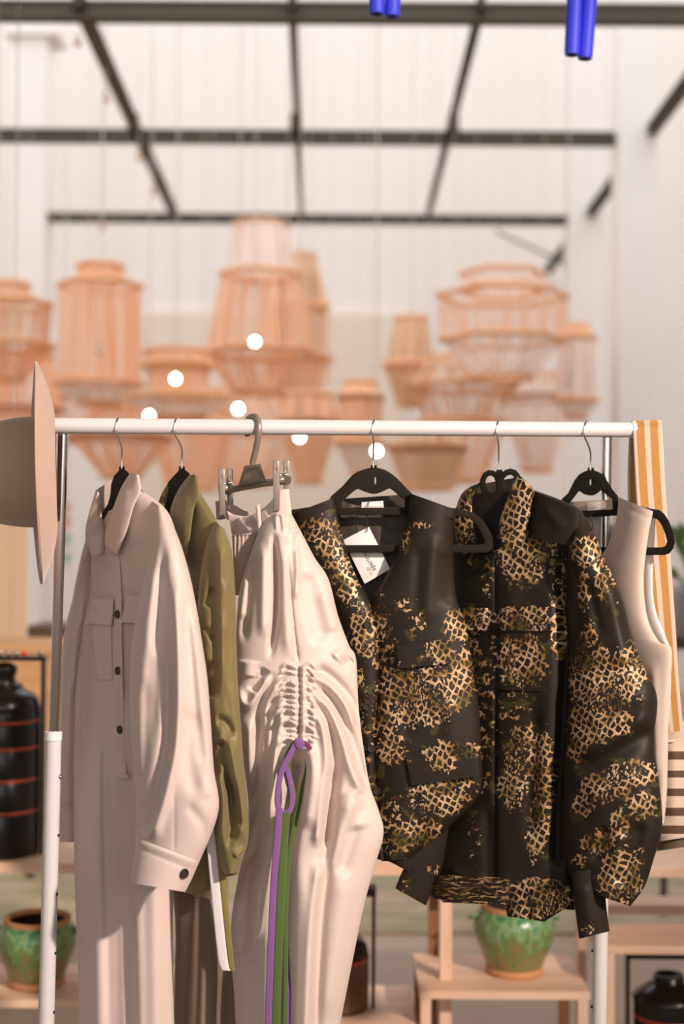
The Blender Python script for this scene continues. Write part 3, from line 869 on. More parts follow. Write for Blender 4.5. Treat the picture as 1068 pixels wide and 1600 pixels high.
carrier('round black lacquer carrier with a ring-topped lid at lower right', 1044, 3.62, 0.0, .090, zat(1556, 3.62), (.8,), zat(1487, 3.62), 1.08, False)
# left background: honey wood cabinet, bamboo blind, small dark stool, bunting
zc0 = zat(1012, 4.6); zlo = zat(1345, 4.6)
t = thing('wooden_cabinet', 'honey coloured wooden cabinet behind the tall lacquer carrier', 'cabinet', (xat(-40, 4.6), 4.8, 0))
xa, xb = xat(-260, 4.6), xat(76, 4.6)
MB().box(xa, xb, 4.62, 5.0, zlo, zc0 - .03, .004).build('body', MAT['honey_wood'], t)
MB().box(xa - .01, xb + .012, 4.59, 5.01, zc0 - .03, zc0, .005).build('top', MAT['honey_wood'], t)
for i in range(4):
    hd = (zc0 - .03 - zlo) / 4; z0 = zlo + i * hd
    dr = MB().box(xa + .02, xb - .015, 4.606, 4.62, z0 + .006, z0 + hd - .006, .003).build('drawer', MAT['honey_wood'], t)
    MB().lathe([(.0, .018), (.01, .016), (.012, .01), (.006, 0)], ((xa + xb) / 2, 4.606, z0 + hd / 2), 12, [(1, 0, 0), (0, 0, 1), (0, -1, 0)]).build('knob', MAT['dark_wood'], dr)
for lx in (xa + .03, xb - .36):
    for ly in (4.66, 4.94): MB().box(lx, lx + .03, ly, ly + .03, 0, zlo, .003).build('leg', MAT['honey_wood'], t)
t = thing('bamboo_blind', 'cream bamboo blind hanging at the left edge under the hat crown', 'blind', (xat(-60, 5.27), 5.27, zat(1000, 5.27)))
xa, xb = xat(-210, 5.27), xat(42, 5.27)
z0, z1 = zat(1006, 5.27), zat(770, 5.27)
n = int((z1 - z0) / .016)
sl = None
for i in range(n):
    z = z0 + i * .016
    if sl is None:
        sl = MB().box(xa, xb, 5.266, 5.274, z + .001, z + .0145, .002).build('slat', MAT['bamboo'], t)
    else:
        c = sl.copy(); COL.objects.link(c); c.parent = t; c.location = (0, 0, i * .016)
for px in (-150, -10, 20):
    MB().tube([(xat(px, 5.27), 5.262, z0), (xat(px, 5.27), 5.262, 3.56)], .002, 4).build('lacing_cord', MAT['suspension'], t)
MB().box(xa - .01, xb + .01, 5.26, 5.28, z1, z1 + .03, .003).build('head_rail', MAT['bamboo'], t)
t = thing('side_table', 'small dark table with a tan round cushion behind the left rack post', 'table', (xat(80, 5.9), 5.9, 0))
zt2 = zat(977, 5.9)
MB().box(xat(48, 5.8), xat(150, 5.8), 5.75, 6.1, zt2 - .05, zt2, .004).build('top', MAT['dark_wood'], t)
for a in (54, 142):
    for yy in (5.78, 6.05): MB().box(xat(a, 5.8) - .015, xat(a, 5.8) + .015, yy, yy + .03, .012, zt2 - .05).build('leg', MAT['dark_wood'], t)
# bunting on the far wall seen beside the post
t = thing('paper_bunting', 'coral and teal paper bunting seen between the left post and the beige sleeve', 'bunting', tuple(P(103, 890, 8.8)))
for k, (py, mt) in enumerate(((796, 'coral'), (818, 'coral'), (845, 'teal'), (875, 'teal'))):
    V = [P(95, py - 9, 8.8), P(112, py - 9, 8.8), P(104, py + 13, 8.8)]
    V = V + [v + np.array([0, .004, 0]) for v in V]
    MB().add(V, [(0, 2, 1), (3, 4, 5), (0, 1, 4, 3), (1, 2, 5, 4), (2, 0, 3, 5)]).build('pennant', MAT[mt], t)
MB().tube([P(104, 895, 8.81), P(104, 222, 8.81)], .003, 4).build('string', MAT['suspension'], t)

# right edge: potted plant in a lilac-grey pot on a dark stand
Yp = 5.2
c = P(1078, 1000, Yp)
t = thing('potted_plant', 'leafy green plant in a lilac grey pot at the right edge', 'plant', tuple(c))
MB().lathe([(0, 0), (.06, 0), (.072, .03), (.082, .1), (.078, .17), (.062, .205), (.056, .2), (.05, .19), (0, .18)], c, 32).build('pot', MAT['lilac_grey'], t, True)
rng = random.Random(5)
stems = MB()
lv = None
for i in range(18):
    a = rng.uniform(0, 6.28); e = rng.uniform(.5, 1.35); ln = rng.uniform(.12, .24)
    p0 = c + np.array([0, 0, .18]); d = np.array([math.cos(a) * math.cos(e), math.sin(a) * math.cos(e), math.sin(e)])
    p1 = p0 + d * ln
    stems.tube([p0, p0 + d * ln * .5 + np.array([0, 0, .015]), p1], .0025, 5)
    w = np.cross(d, [0, 0, 1.0]); w /= np.linalg.norm(w)
    nn = np.cross(w, d); V = []; Fc = []
    for q, wd in enumerate((.002, .016, .024, .018, .002)):
        m_ = p1 + d * (q - 1) * .022 - nn * .004 * (q - 2) ** 2
        V += [m_ - w * wd, m_ + nn * -.004, m_ + w * wd]
    for q in range(4):
        Fc += [(q * 3, q * 3 + 1, q * 3 + 4, q * 3 + 3), (q * 3 + 1, q * 3 + 2, q * 3 + 5, q * 3 + 4)]
    mesh_obj('leaf', V, Fc, MAT['leaf'], t)
stems.build('stem', MAT['leaf'], t)
t = thing('plant_stand', 'dark wooden plant stand at the right edge under the lilac grey pot', 'stand', (c[0], Yp, .012))
MB().lathe([(0, c[2] - .03), (.1, c[2] - .03), (.1, c[2]), (0, c[2])], (c[0], Yp, 0), 28).build('top', MAT['dark_wood'], t)
for k in range(3):
    a = .4 + k * 2.09
    MB().tube([(c[0] + .07 * math.cos(a), Yp + .07 * math.sin(a), c[2] - .03), (c[0] + .11 * math.cos(a), Yp + 0.11 * math.sin(a), .012)], .014, 8).build('leg', MAT['dark_wood'], t)

# cobalt tubes hanging in pairs from above
def tube_pair(label, pts, Y):
    t = thing('cobalt_tube_pair', label, 'tubes', tuple(P(pts[0][1][0], pts[0][1][1], Y)), 'cobalt blue tubes hanging from above')
    for i, (a, b) in enumerate(pts):
        p, q = P(a[0], a[1], Y + i * .012), P(b[0], b[1], Y + i * .012)
        r = .0172
        up = p + (p - q) / np.linalg.norm(p - q) * (3.5 - p[2])
        m = MB(); m.tube([q, q + (p - q) * .04, p, up], [r * .9, r, r, r], 20); auto_smooth(m.build('tube', MAT['cobalt'], t), 40)
        m = MB(); m.tube([q - (p - q) / np.linalg.norm(p - q) * .001, q], [r * .5, r * .5], 12); m.build('bore', MAT['blackhole'], t)
    m = MB(); m.tube([up, (up[0], up[1], 3.56)], .003, 6); m.build('cord', MAT['suspension'], t)
tube_pair('short-showing pair of cobalt blue tubes at top centre', [((590, -60), (588, 22)), ((616, -60), (612, 26))], 3.05)
tube_pair('longer pair of cobalt blue tubes at the top right', [((900, -60), (893, 86)), ((925, -60), (913, 92))], 3.05)

# ------------------------------------------------------------------ clothes rack
def Yr(px): return 2.44 + 0.14 * (px - 85) / 900.0
def yrail(px): return 665 + 6.5 * (px - 85) / 900.0          # centre line of the rail in the photo
def RP(px, dpy=0.0, dY=0.0): return P(px, yrail(px) + dpy, Yr(px) + dY)
RR = 0.0140
rack = thing('clothes_rack', 'white tubular clothes rack with chrome upper posts', 'rack', (0, 2.5, 0))
MB().tube([RP(82), RP(986)], RR, 28).build('rail', MAT['white_paint'], rack, True)
auto_smooth(rack.children[0], 50)
m = MB(); m.tube([RP(986), RP(991)], [RR * 1.12, RR * 1.12], 24); auto_smooth(m.build('end_cap', MAT['white_plastic'], rack), 40)
m = MB(); m.tube([RP(76), RP(82)], [RR * 1.12, RR * 1.12], 24); auto_smooth(m.build('end_cap', MAT['white_plastic'], rack), 40)
for (pt, pj, pb, Yp, side) in (((99, 677), (84, 1146), (71, 1640), Yr(98) + .012, 0), ((948, 682), (941, 1160), (935, 1640), Yr(948) + .012, 1)):
    a, b, c = P(pt[0], pt[1], Yp), P(pj[0], pj[1], Yp), P(pb[0], pb[1], Yp)
    d = (c - b) / np.linalg.norm(c - b); foot = c + d * (c[2] - .03) / -d[2]
    m = MB(); m.tube([a, b], .0092, 24); auto_smooth(m.build('chrome_post', MAT['chrome'], rack), 50)
    m = MB(); m.tube([b, foot], .0140 if side == 0 else .0138, 24); lp = auto_smooth(m.build('white_post', MAT['white_paint'], rack), 50)
    m = MB(); m.tube([b - d * .004, b + d * .011], .0155, 24); auto_smooth(m.build('collar', MAT['white_plastic'], rack), 40)
    m = MB(); m.tube([a, a + np.array([0, 0, .012])], .0115, 20); auto_smooth(m.build('socket', MAT['chrome'], rack), 40)
    for k in range(9):
        pc = b + d * (.075 + .1025 * k) + np.array([.0140 if side == 0 else -.0132, -.0035, 0])
        if k == 0:
            m = MB(); m.tube([pc - np.array([.004, 0, 0]), pc + np.array([.002, -.001, 0]), pc + np.array([.0035, -.0015, 0])], [.0042, .0042, .002], 12); m.build('screw', MAT['chrome'], lp, True)
        else:
            m = MB(); m.tube([pc - np.array([.003, -.001, 0]), pc + np.array([.0002, -.0005, 0])], [.0028, .0028], 10); m.build('pin_hole', MAT['blackhole'], lp, True)
    m = MB(); m.tube([foot + np.array([0, -.25, -.005]), foot + np.array([0, .25, -.005])], .0138, 20); auto_smooth(m.build('foot_bar', MAT['white_paint'], rack), 50)
    for sy in (-.24, .24):
        m = MB(); m.lathe([(.001, 0), (.018, 0), (.02, .012), (.012, .02)], (foot[0], foot[1] + sy, 0), 16); m.build('foot_pad', MAT['blackhole'], rack, True)
    lowbar = foot
m = MB(); m.tube([P(63, 1900, Yr(98) + .012), P(929, 1900, Yr(948) + .012)], .011, 16); m.build('lower_bar', MAT['white_paint'], rack, True)

# ------------------------------------------------------------------ hangers
def smooth3(pts, n=6):
    pts = np.array([np.asarray(p, float) for p in pts])
    return catmull(pts, np.linspace(0, len(pts) - 1, (len(pts) - 1) * n + 1))

def wire_hook(parent, px, pxn, pyn, depth=.018, shift=0):
    """chrome wire: tip behind the rail, over its top, down in front, then kinked to the neck of the hanger"""
    y0 = yrail(px)
    Y = Yr(px)
    r = RR + .003
    pts = [P(px + 3 + shift, y0 + 6, Y + r), P(px + 2, y0 - 6, Y + r * .8), P(px, y0 - 13.6, Y), P(px - 3, y0 - 9, Y - r * .75), P(px - 5, y0 + 2, Y - r), P(px - 4, y0 + 12, Y - r * .95),
           P((px + pxn) / 2 - 1, y0 + 24, Y - r * .6), P(pxn, y0 + 36, Y - .004), P(pxn, (y0 + 36 + pyn) / 2, Y), P(pxn, pyn + 3, Y)]
    m = MB(); m.tube(smooth3(pts, 6), .0017, 10)
    return m.build('hook', MAT['steel_wire'], parent, True)

# velvet hanger of the black and gold vest
Yv = lambda px, py: 2.522 - .00010 * (px - 585) + 0 * py
def velvet_arch(parent, Y, outer, inner, hole, pip):
    plate('arch', parent, MAT['velvet'], [outer + inner[::-1]], Y, 5.5, 1.2, splines=False)
h1 = thing('velvet_hanger', 'black velvet hanger with a trouser bar in the black and gold vest', 'hanger', tuple(P(585, 865, 2.52)), 'black velvet hangers')
wire_hook(h1, 586, 583, 729)
oa = [(506, 800), (518, 776), (535, 761), (543, 752), (551, 743), (559, 738), (567, 734.8), (575, 732.8), (579.5, 732), (580, 728), (587, 728), (588, 732), (595, 733.3), (602, 735.8), (610, 740.5), (618, 747), (625, 754), (633, 762.5), (646, 776), (660, 800)]
ia = [(516, 806), (534, 782), (540, 777), (550, 768), (558, 762.6), (564, 764.5), (570, 767.3), (577, 769.7), (583, 770.6), (590, 769.7), (596, 767.3), (603, 764), (609, 761.6), (616, 767), (625, 775), (636, 782), (651, 806)]
plate('arch', h1, MAT['velvet'], [oa + ia[::-1], [(586 + 2.6 * math.cos(a), 751 + 7.5 * math.sin(a)) for a in np.linspace(0, 6.28, 14)[:-1]]], Yv, 5.5, 1.2, splines=False)
plate('neck_bar', h1, MAT['velvet'], [[(528, 794.5), (640, 794.5), (640, 803), (528, 803)]], Yv, 5.0, 1.2, splines=False)
for xa in (529, 637):
    plate('neck_strut', h1, MAT['velvet'], [[(xa - 4, 770 + 10), (xa + 4, 770 + 10), (xa + 4, 803), (xa - 4, 803)]], Yv, 5.0, 1.2, splines=False)
YvA = lambda px, py: Yv(px, py) - .002
plate('shoulder_arm', h1, MAT['velvet'], [[(650, 788), (690, 793), (722, 797), (738, 802), (752, 813), (763, 829), (770, 845), (769, 856), (760, 862), (540, 862), (540, 853), (745, 853), (757, 851), (758, 844), (753, 832), (745, 819), (734, 809), (720, 806), (690, 802), (648, 797)]], YvA, 5.5, 1.3, splines=False)
plate('shoulder_arm', h1, MAT['velvet'], [[(518, 788), (480, 794), (448, 799), (425, 812), (408, 832), (402, 846), (404, 858), (412, 862), (545, 862), (545, 853), (424, 853), (414, 849), (415, 840), (430, 820), (450, 808), (480, 803), (520, 797)]], YvA, 5.5, 1.3, splines=False)

# heart-topped hanger of the jacket
Yj = Yf(2.552, 778, -.0008)
h2 = thing('heart_hanger', 'black velvet hanger with a heart-shaped top in the collared jacket', 'hanger', tuple(P(778, 862, 2.55)), 'black velvet hangers')
wire_hook(h2, 780, 778.5, 735)
ho = [(779, 735), (783, 735), (785, 739), (789, 735.5), (797, 733), (805, 735.5), (811, 743), (812, 755), (806, 770), (796, 784), (786, 800), (778, 802), (768, 793), (757, 778), (751, 763), (750.5, 750), (755, 740), (763, 735.5), (771, 736.5), (775.5, 740), (776, 735)]
hh1 = [(757, 755), (758, 747), (762, 743), (767, 742), (772, 745), (775, 753), (775, 768), (770, 772), (763, 768)]
hh2 = [(785, 753), (787, 746), (792, 742), (798, 740.5), (803, 744), (805, 752), (802, 764), (794, 774), (786, 768)]
hh3 = [(768, 783), (782, 782), (791, 780.5), (786, 790), (784, 796), (779, 797)]
plate('heart_top', h2, MAT['velvet'], [ho, hh1, hh2, hh3], lambda a, b: Yj(a, b) - .022, 5.5, 1.2, splines=False)
m = MB(); m.tube([P(772, 790, Yj(772, 790) - .015), P(715, 800, Yj(715, 800)), P(690, 822, Yj(690, 820)), P(690, 850, Yj(690, 850)), P(700, 858, Yj(700, 858)), P(880, 858, Yj(880, 858) + .01), P(888, 840, Yj(888, 840)), P(870, 812, Yj(870, 812)), P(790, 794, Yj(790, 794) - .015)], .0045, 10)
m.build('shoulder_arm', MAT['velvet'], h2, True)

# hanger of the pale sleeveless top
Yg = Yf(2.600, 920, -.00105)
h3 = thing('velvet_hanger', 'black velvet hanger in the pale sleeveless top at the right end', 'hanger', tuple(P(920, 865, 2.58)), 'black velvet hangers')
wire_hook(h3, 917, 922, 733)
oa = [(870, 795), (879, 779.5), (888, 771), (893, 761), (898, 751), (904, 743), (911, 738.5), (918, 736), (919, 731.8), (926, 731.8), (927, 736), (933, 738), (939, 741), (944, 747), (949, 755), (955, 765), (964, 776), (967, 804), (959, 804)]
ia = [(880, 800), (889, 785), (896, 776), (904, 765.5), (909, 769), (914, 771.8), (920, 773), (926, 773), (932, 770), (938, 764.8), (943, 768), (950, 774), (957, 779)]
plate('arch', h3, MAT['velvet'], [oa + ia[::-1], [(922 + 2.4 * math.cos(a), 753.5 + 6.2 * math.sin(a)) for a in np.linspace(0, 6.28, 14)[:-1]]], Yg, 5.5, 1.2, splines=False)
plate('neck_bar', h3, MAT['velvet'], [[(888, 799.5), (962, 797), (962, 804.5), (888, 808)]], Yg, 5.0, 1.2, splines=False)
plate('shoulder_arm', h3, MAT['velvet'], [[(958, 788), (990, 790), (1019, 796.5), (1029, 798), (1036, 803.5), (1043, 814), (1050, 832), (1052.5, 847), (1050, 857), (1044, 864), (1036, 866), (936, 866), (936, 856.5), (1034, 856.5), (1040, 854), (1043, 846), (1040, 834), (1035, 821), (1029, 812), (1021, 807.5), (990, 799), (958, 797)]], lambda a, b: Yg(a, b) + .002, 5.5, 1.3, splines=False)

# two velvet hangers turned almost edge-on under the collars
Yc = Yf(2.470, 195, -.0016)
h4 = thing('velvet_hanger', 'black velvet hanger under the collar of the beige jumpsuit', 'hanger', tuple(P(190, 830, 2.47)), 'black velvet hangers')
wire_hook(h4, 186, 190, 730, shift=-3)
plate('arch', h4, MAT['velvet'], [[(187, 736), (187.5, 730), (193, 730), (193.5, 735), (199, 739), (206, 748), (218, 765), (240, 788), (236, 796), (212, 780), (196, 772), (186, 786), (177, 808), (168, 830), (160, 838), (157, 820), (162, 800), (170, 788), (174, 772), (175, 757), (179, 745)]], lambda a, b: Yc(a, b) + .0, 9, 1.6, splines=False)
m = MB(); m.tube([P(236, 792, Yc(236, 0)), P(250, 806, Yc(250, 0)), P(252, 830, Yc(252, 0)), P(246, 838, Yc(246, 0)), P(152, 846, Yc(152, 0)), P(148, 836, Yc(148, 0)), P(160, 826, Yc(160, 0))], .005, 10); m.build('shoulder_arm', MAT['velvet'], h4, True)
Yo = Yf(2.480, 290, -.0016)
h5 = thing('velvet_hanger', 'black velvet hanger under the collar of the olive jacket', 'hanger', tuple(P(283, 830, 2.48)), 'black velvet hangers')
wire_hook(h5, 277, 284, 730, shift=-3)
plate('arch', h5, MAT['velvet'], [[(280.5, 736), (281, 730), (287, 730), (287.5, 735), (294, 740), (300, 754), (310, 776), (326, 808), (320, 812), (306, 792), (294, 772), (280, 776), (270, 798), (262, 812), (257, 800), (260, 778), (259, 766), (264, 754), (273, 744)]], Yo, 9, 1.6, splines=False)
m = MB(); m.tube([P(322, 808, Yo(322, 0)), P(332, 824, Yo(332, 0)), P(332, 838, Yo(332, 0)), P(264, 840, Yo(264, 0)), P(258, 830, Yo(258, 0)), P(262, 806, Yo(262, 0))], .005, 10); m.build('shoulder_arm', MAT['velvet'], h5, True)

# clip hanger of the skirt
Yk = Yf(2.475, 395, -.0011)
h6 = thing('clip_hanger', 'grey plastic clip hanger with two spring clips holding the gathered skirt', 'hanger', tuple(P(395, 808, 2.47)))
pts = [(387, 682, .020), (385, 668, .019), (388, 654, .014), (396, 650.5, 0), (402, 655, -.012), (404, 668, -.018), (403, 684, -.016), (399, 704, -.008), (395, 720, -.002), (394, 731, 0)]
m = MB()
pp = smooth3([P(a, b, Yr(395) + c) for a, b, c in pts], 6)
m.tube(pp, .0052, 10, flat=1.15); m.build('hook', MAT['gunmetal'], h6, True)
plate('body', h6, MAT['gunmetal_face'], [[(384, 731), (403, 728), (408, 752), (376, 758)]], lambda a, b: Yk(a, b) - .004, 8, 1.5, splines=False)
plate('rim', h6, MAT['gunmetal'], [[(382, 729), (406, 726), (414, 751), (373, 759)], [(386, 733), (402, 730.5), (407, 750.5), (379, 755.5)]], lambda a, b: Yk(a, b) - .006, 10, 1.2, splines=False)
plate('bar', h6, MAT['gunmetal'], [[(350, 764), (374, 759), (412, 750.5), (452, 745.5), (452, 755), (412, 759), (374, 766), (350, 772)]], Yk, 8, 1.6, splines=False)
for (cx, cy, s_) in ((441, 0, 1), (354, 13, 1)):
    yk = Yk(np.array(float(cx)), 0)
    for dx, dY in ((-10, -.012), (6, .008)):
        x0 = cx + dx * (.8 if cx < 400 else 1)
        pl = plate('clip_jaw', h6, MAT['gunmetal'], [[(x0 - 3.6, 721 + cy), (x0 - 1.5, 719.5 + cy), (x0 + 2, 719.5 + cy), (x0 + 3.8, 721 + cy), (x0 + 4, 745 + cy), (x0 + 4.6, 760 + cy), (x0 + 4.2, 797 + cy), (x0 - 3.2, 798 + cy), (x0 - 2.6, 768 + cy), (x0 - 4.2, 750 + cy)], [(x0 - 1.6, 731 + cy), (x0 + 1.6, 731 + cy), (x0 + 1.6, 740 + cy), (x0 - 1.6, 740 + cy)]], yk + dY, 7, 1.2, splines=False)
    m = MB(); m.tube([P(cx - 9, 750 + cy, yk - .012), P(cx + 11, 749 + cy, yk + .008)], .006, 12); m.build('spring', MAT['gunmetal'], h6, True)
    m = MB(); m.tube([P(cx - 8, 743 + cy, yk - .012), P(cx + 8, 742 + cy, yk + .008)], .003, 8); m.build('pivot', MAT['chrome'], h6, True)

# ------------------------------------------------------------------ beige jumpsuit
j = thing('beige_jumpsuit', 'beige long-sleeved jumpsuit with flap pockets and dark buttons, leftmost on the rack', 'jumpsuit', tuple(P(195, 1660, 2.45)))
BG = MAT['beige']
Yb = lambda px, py: 2.470 + (-.0016 + .0012 * sstep(980, 1280, py)) * (px - 200)
cloth('body', j, BG,
      [(168, 800), (146, 840), (142, 880), (140, 930), (128, 980), (118, 1060), (116, 1150), (115, 1300), (119, 1450), (123, 1560), (125, 1680)],
      [(221, 766), (264, 803), (285, 880), (294, 940), (294, 1010), (290, 1120), (284, 1230), (276, 1330), (270, 1430), (271, 1560), (275, 1680)],
      Yb, .045, folds=[('s', -9, 9, [(157, 1130), (157, 1300), (160, 1450), (163, 1680)], (.1, 0)), ('v', 5, 5, [(157, 1130), (157, 1300), (160, 1450), (163, 1680)], (.1, 0)), ('s', 10, 9, [(206, 1180), (205, 1350), (208, 1500), (212, 1680)], (.1, 0)), ('v', -5, 5, [(206, 1180), (205, 1350), (208, 1500), (212, 1680)], (.1, 0)),
                       ('r', 14, 16, [(240, 1300), (240, 1450), (242, 1680)], (.2, 0)), ('r', -10, 10, [(183, 1230), (183, 1400), (186, 1680)], (.2, 0)),
                       ('r', -12, 12, [(215, 830), (205, 900), (200, 1000), (200, 1120)]), ('r', 4, 14, [(160, 890), (158, 930)]), ('r', -9, 9, [(150, 990), (140, 1080), (138, 1180)]),
                       ('r', 8, 8, [(128, 1000), (122, 1100), (122, 1260)])], nu=64, nv=150, noise=.0015, seed=3)
cloth('rear_leg', j, MAT['shaded_taupe'], [(262, 1330), (270, 1400), (274, 1460), (272, 1560), (270, 1680)], [(318, 1330), (328, 1400), (336, 1450), (340, 1520), (338, 1600), (340, 1680)],
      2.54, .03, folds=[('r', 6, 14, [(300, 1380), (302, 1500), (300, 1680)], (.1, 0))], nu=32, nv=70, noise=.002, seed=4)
cloth('sleeve', j, BG, [(150, 815), (132, 850), (122, 890), (112, 940), (101, 985), (96, 1040), (94, 1120), (93, 1200), (91, 1256)], [(158, 830), (150, 870), (144, 910), (142, 940), (134, 990), (126, 1040), (122, 1120), (120, 1200), (118, 1256)],
      2.610, .036, folds=[('r', 5, 9, [(118, 960), (106, 1030), (105, 1150), (104, 1250)]), ('s', 4, 7, [(134, 945), (116, 990), (112, 1080)])], nu=36, nv=100, noise=.001, seed=5)
cu = cloth('cuff', j, BG, [(91, 1252), (92, 1285), (93, 1316)], [(119, 1252), (120, 1285), (120, 1316)], 2.612, .028, nu=24, nv=20, noise=.0008)
# right sleeve, swelling to a buttoned cuff
YS = Yf(2.315, 280, -.00035)
sl = cloth('sleeve', j, BG,
      [(236, 782), (238, 850), (226, 900), (215, 950), (207, 1000), (203, 1060), (204, 1130), (208, 1200), (212, 1260), (211, 1320)],
      [(262, 800), (283, 852), (298, 905), (308, 955), (316, 1005), (324, 1060), (329, 1125), (334, 1200), (341, 1268), (309, 1352)],
      lambda px, py: YS(px, py) + .09 * sstep(880, 770, py), .055, folds=[
          ('r', -7, 9, [(256, 830), (252, 900), (247, 980), (243, 1080), (236, 1180)], (.2, .2)),
          ('s', 9, 8, [(262, 880), (268, 980), (270, 1080), (268, 1160), (252, 1235), (228, 1312)], (.25, .05)),
          ('r', 6, 10, [(280, 880), (284, 980), (288, 1080), (286, 1130)]),
          ('r', -7, 13, [(300, 1105), (296, 1180), (306, 1250)]),
          ('s', 4, 7, [(291, 930), (302, 1010), (312, 1110), (326, 1230)]),
          ('r', 5, 10, [(226, 920), (217, 1000), (217, 1120), (224, 1260)]),
          ('r', -5, 8, [(232, 1000), (228, 1120), (222, 1250)]),
          ('r', 4, 12, [(318, 1180), (325, 1250)]), ('v', -2.0, 2.0, [(272, 1200), (272, 1326)], (.1, 0)),
          ('r', -4, 8, [(290, 1255), (318, 1290), (322, 1320)])] * 1 + [('r', -5, 7, [(256, 840), (250, 930), (244, 1030)]), ('r', 6, 8, [(240, 880), (230, 980), (226, 1090)]), ('s', 6, 8, [(262, 880), (268, 980), (270, 1080), (268, 1160), (252, 1235), (228, 1312)], (.25, .05)), ('r', 4, 9, [(300, 950), (310, 1060), (318, 1150)])], nu=72, nv=150, noise=.0012, seed=7)
cf = cloth('cuff', j, BG, [(214, 1309), (209, 1340), (203, 1379)], [(311, 1346), (302, 1368), (289, 1394)], lambda a, b: 2.30 + 0 * a, .045, folds=[('r', 3, 6, [(214, 1316), (260, 1332), (306, 1350)], (0, 0)), ('v', -1.5, 2, [(220, 1327), (262, 1345), (302, 1362)], (0, 0))], nu=48, nv=30, noise=.001)
button(cf, MAT['button_dark'], 288, 1365, 7.2, 2.30 - .034, .0010)
# front placket, buttons, pocket flaps, collar
YbF = lambda px, py: Yb(px, py) - .045
cloth('placket', j, BG, [(174, 866), (178, 930), (177, 1000), (178, 1080), (180, 1150), (183, 1214)], [(187, 870), (190.5, 930), (191, 1000), (193, 1080), (196, 1150), (199, 1214)], lambda a, b: YbF(a, b) + .004, .006, nu=10, nv=80, power=.3, noise=.0008)
for (bx, by) in ((183, 960), (183.5, 1048), (186.5, 1140)): button(j, MAT['button_dark'], bx, by, 6.6, lambda a, b: YbF(a, b) - .0045, -.0016)
plate('bar_tack', j, BG, [[(184, 1211), (200, 1211), (200, 1215), (184, 1215)]], lambda a, b: YbF(a, b) - .002, 3, .8, splines=False)
cloth('pocket_flap', j, BG, [(145, 937), (139, 956), (131, 974)], [(178, 936), (177, 956), (175, 977)], lambda a, b: Yb(a, b) - .030 - .018 * sstep(130, 165, a), .007, nu=16, nv=20, power=.25)
cloth('patch_pocket', j, BG, [(141, 970), (146, 1020), (154, 1061)], [(174, 970), (175, 1020), (176, 1063)], lambda a, b: Yb(a, b) - .026 - .016 * sstep(135, 165, a), .005, nu=16, nv=30, power=.25)
cloth('pocket_flap', j, BG, [(197, 931), (193, 952), (188, 973)], [(232, 930), (230, 952), (228, 973)], lambda a, b: YbF(a, b) - .000, .008, nu=16, nv=20, power=.25)
cloth('inner_collar', j, MAT['lining_grey'], [(149, 766), (147, 790), (150, 815), (160, 840)], [(180, 746), (184, 770), (180, 800), (172, 835)], 2.53, .006, nu=14, nv=30, noise=.0015, nscale=(7, 16))
cl = cloth('collar_leaf', j, BG, [(150, 765), (141, 795), (134, 823), (134, 845), (142, 868)], [(156, 772), (158, 800), (163, 825), (164, 845), (163, 863)], lambda a, b: 2.50 + 0 * a, .010, folds=[('r', 3, 5, [(144, 820), (160, 815)]), ('r', -3, 5, [(140, 840), (160, 835)]), ('r', 3, 4, [(152, 782), (148, 830)])], nu=22, nv=44, noise=.0012, nscale=(9, 14), seed=2)
cloth('collar_tip', j, BG, [(134, 838), (131, 858), (126, 880)], [(139, 846), (138, 864), (128, 882)], 2.515, .005, nu=10, nv=20)
cloth('collar_leaf', j, BG, [(203, 739), (189, 762), (176, 795), (166, 825), (163, 848)], [(217, 742), (220, 766), (209, 792), (198, 830), (184, 866)], lambda a, b: Yb(a, b) - .034 - .028 * sstep(745, 800, b), .014, folds=[('r', 3, 8, [(200, 760), (180, 840)])], nu=26, nv=60, noise=.0008, seed=9)
cloth('collar_stand', j, BG, [(163, 846), (166, 860)], [(186, 852), (184, 868)], lambda a, b: YbF(a, b) + .004, .006, nu=14, nv=8)

# ------------------------------------------------------------------ olive jacket
g = thing('olive_jacket', 'olive green long-sleeved jacket with a long collar, between two beige garments', 'jacket', tuple(P(320, 1410, 2.42)))
OL = MAT['olive']
Yob = Yf(2.470, 290, -.0015)
cloth('body', g, OL, [(282, 790), (264, 830), (272, 900), (282, 1000), (292, 1100), (296, 1200), (292, 1300), (290, 1395)], [(313, 770), (338, 812), (352, 850), (356, 930), (356, 1030), (358, 1150), (352, 1280), (336, 1408)],
      Yob, .036, folds=[('r', -7, 5, [(303, 790), (296, 840), (290, 900), (300, 980)]), ('s', -5, 8, [(312, 960), (322, 1060), (326, 1150)]), ('v', -2, 2, [(313, 780), (336, 818)], (0, 0)), ('r', 5, 8, [(325, 860), (322, 950)])], nu=48, nv=120, noise=.002, seed=11)
cloth('collar_leaf', g, OL, [(296, 742), (278, 766), (266, 798), (268, 830), (284, 880)], [(308, 742), (311, 773), (303, 795), (297, 840), (291, 890)], lambda a, b: Yob(a, b) - .030 - .022 * sstep(745, 810, b), .012, folds=[('r', 3, 8, [(290, 770), (284, 850)])], nu=24, nv=60, noise=.001)
cloth('inner_collar', g, OL, [(270, 746), (254, 768), (246, 792), (250, 810)], [(276, 746), (264, 775), (258, 800), (264, 818)], 2.525, .006, nu=12, nv=24, noise=.002, nscale=(6, 9))
plate('collar_tab', g, OL, [[(303, 741), (309, 745), (306, 752), (301, 750)]], 2.45, 3, .8, splines=False)
Yos = Yf(2.350, 350, -.0003)
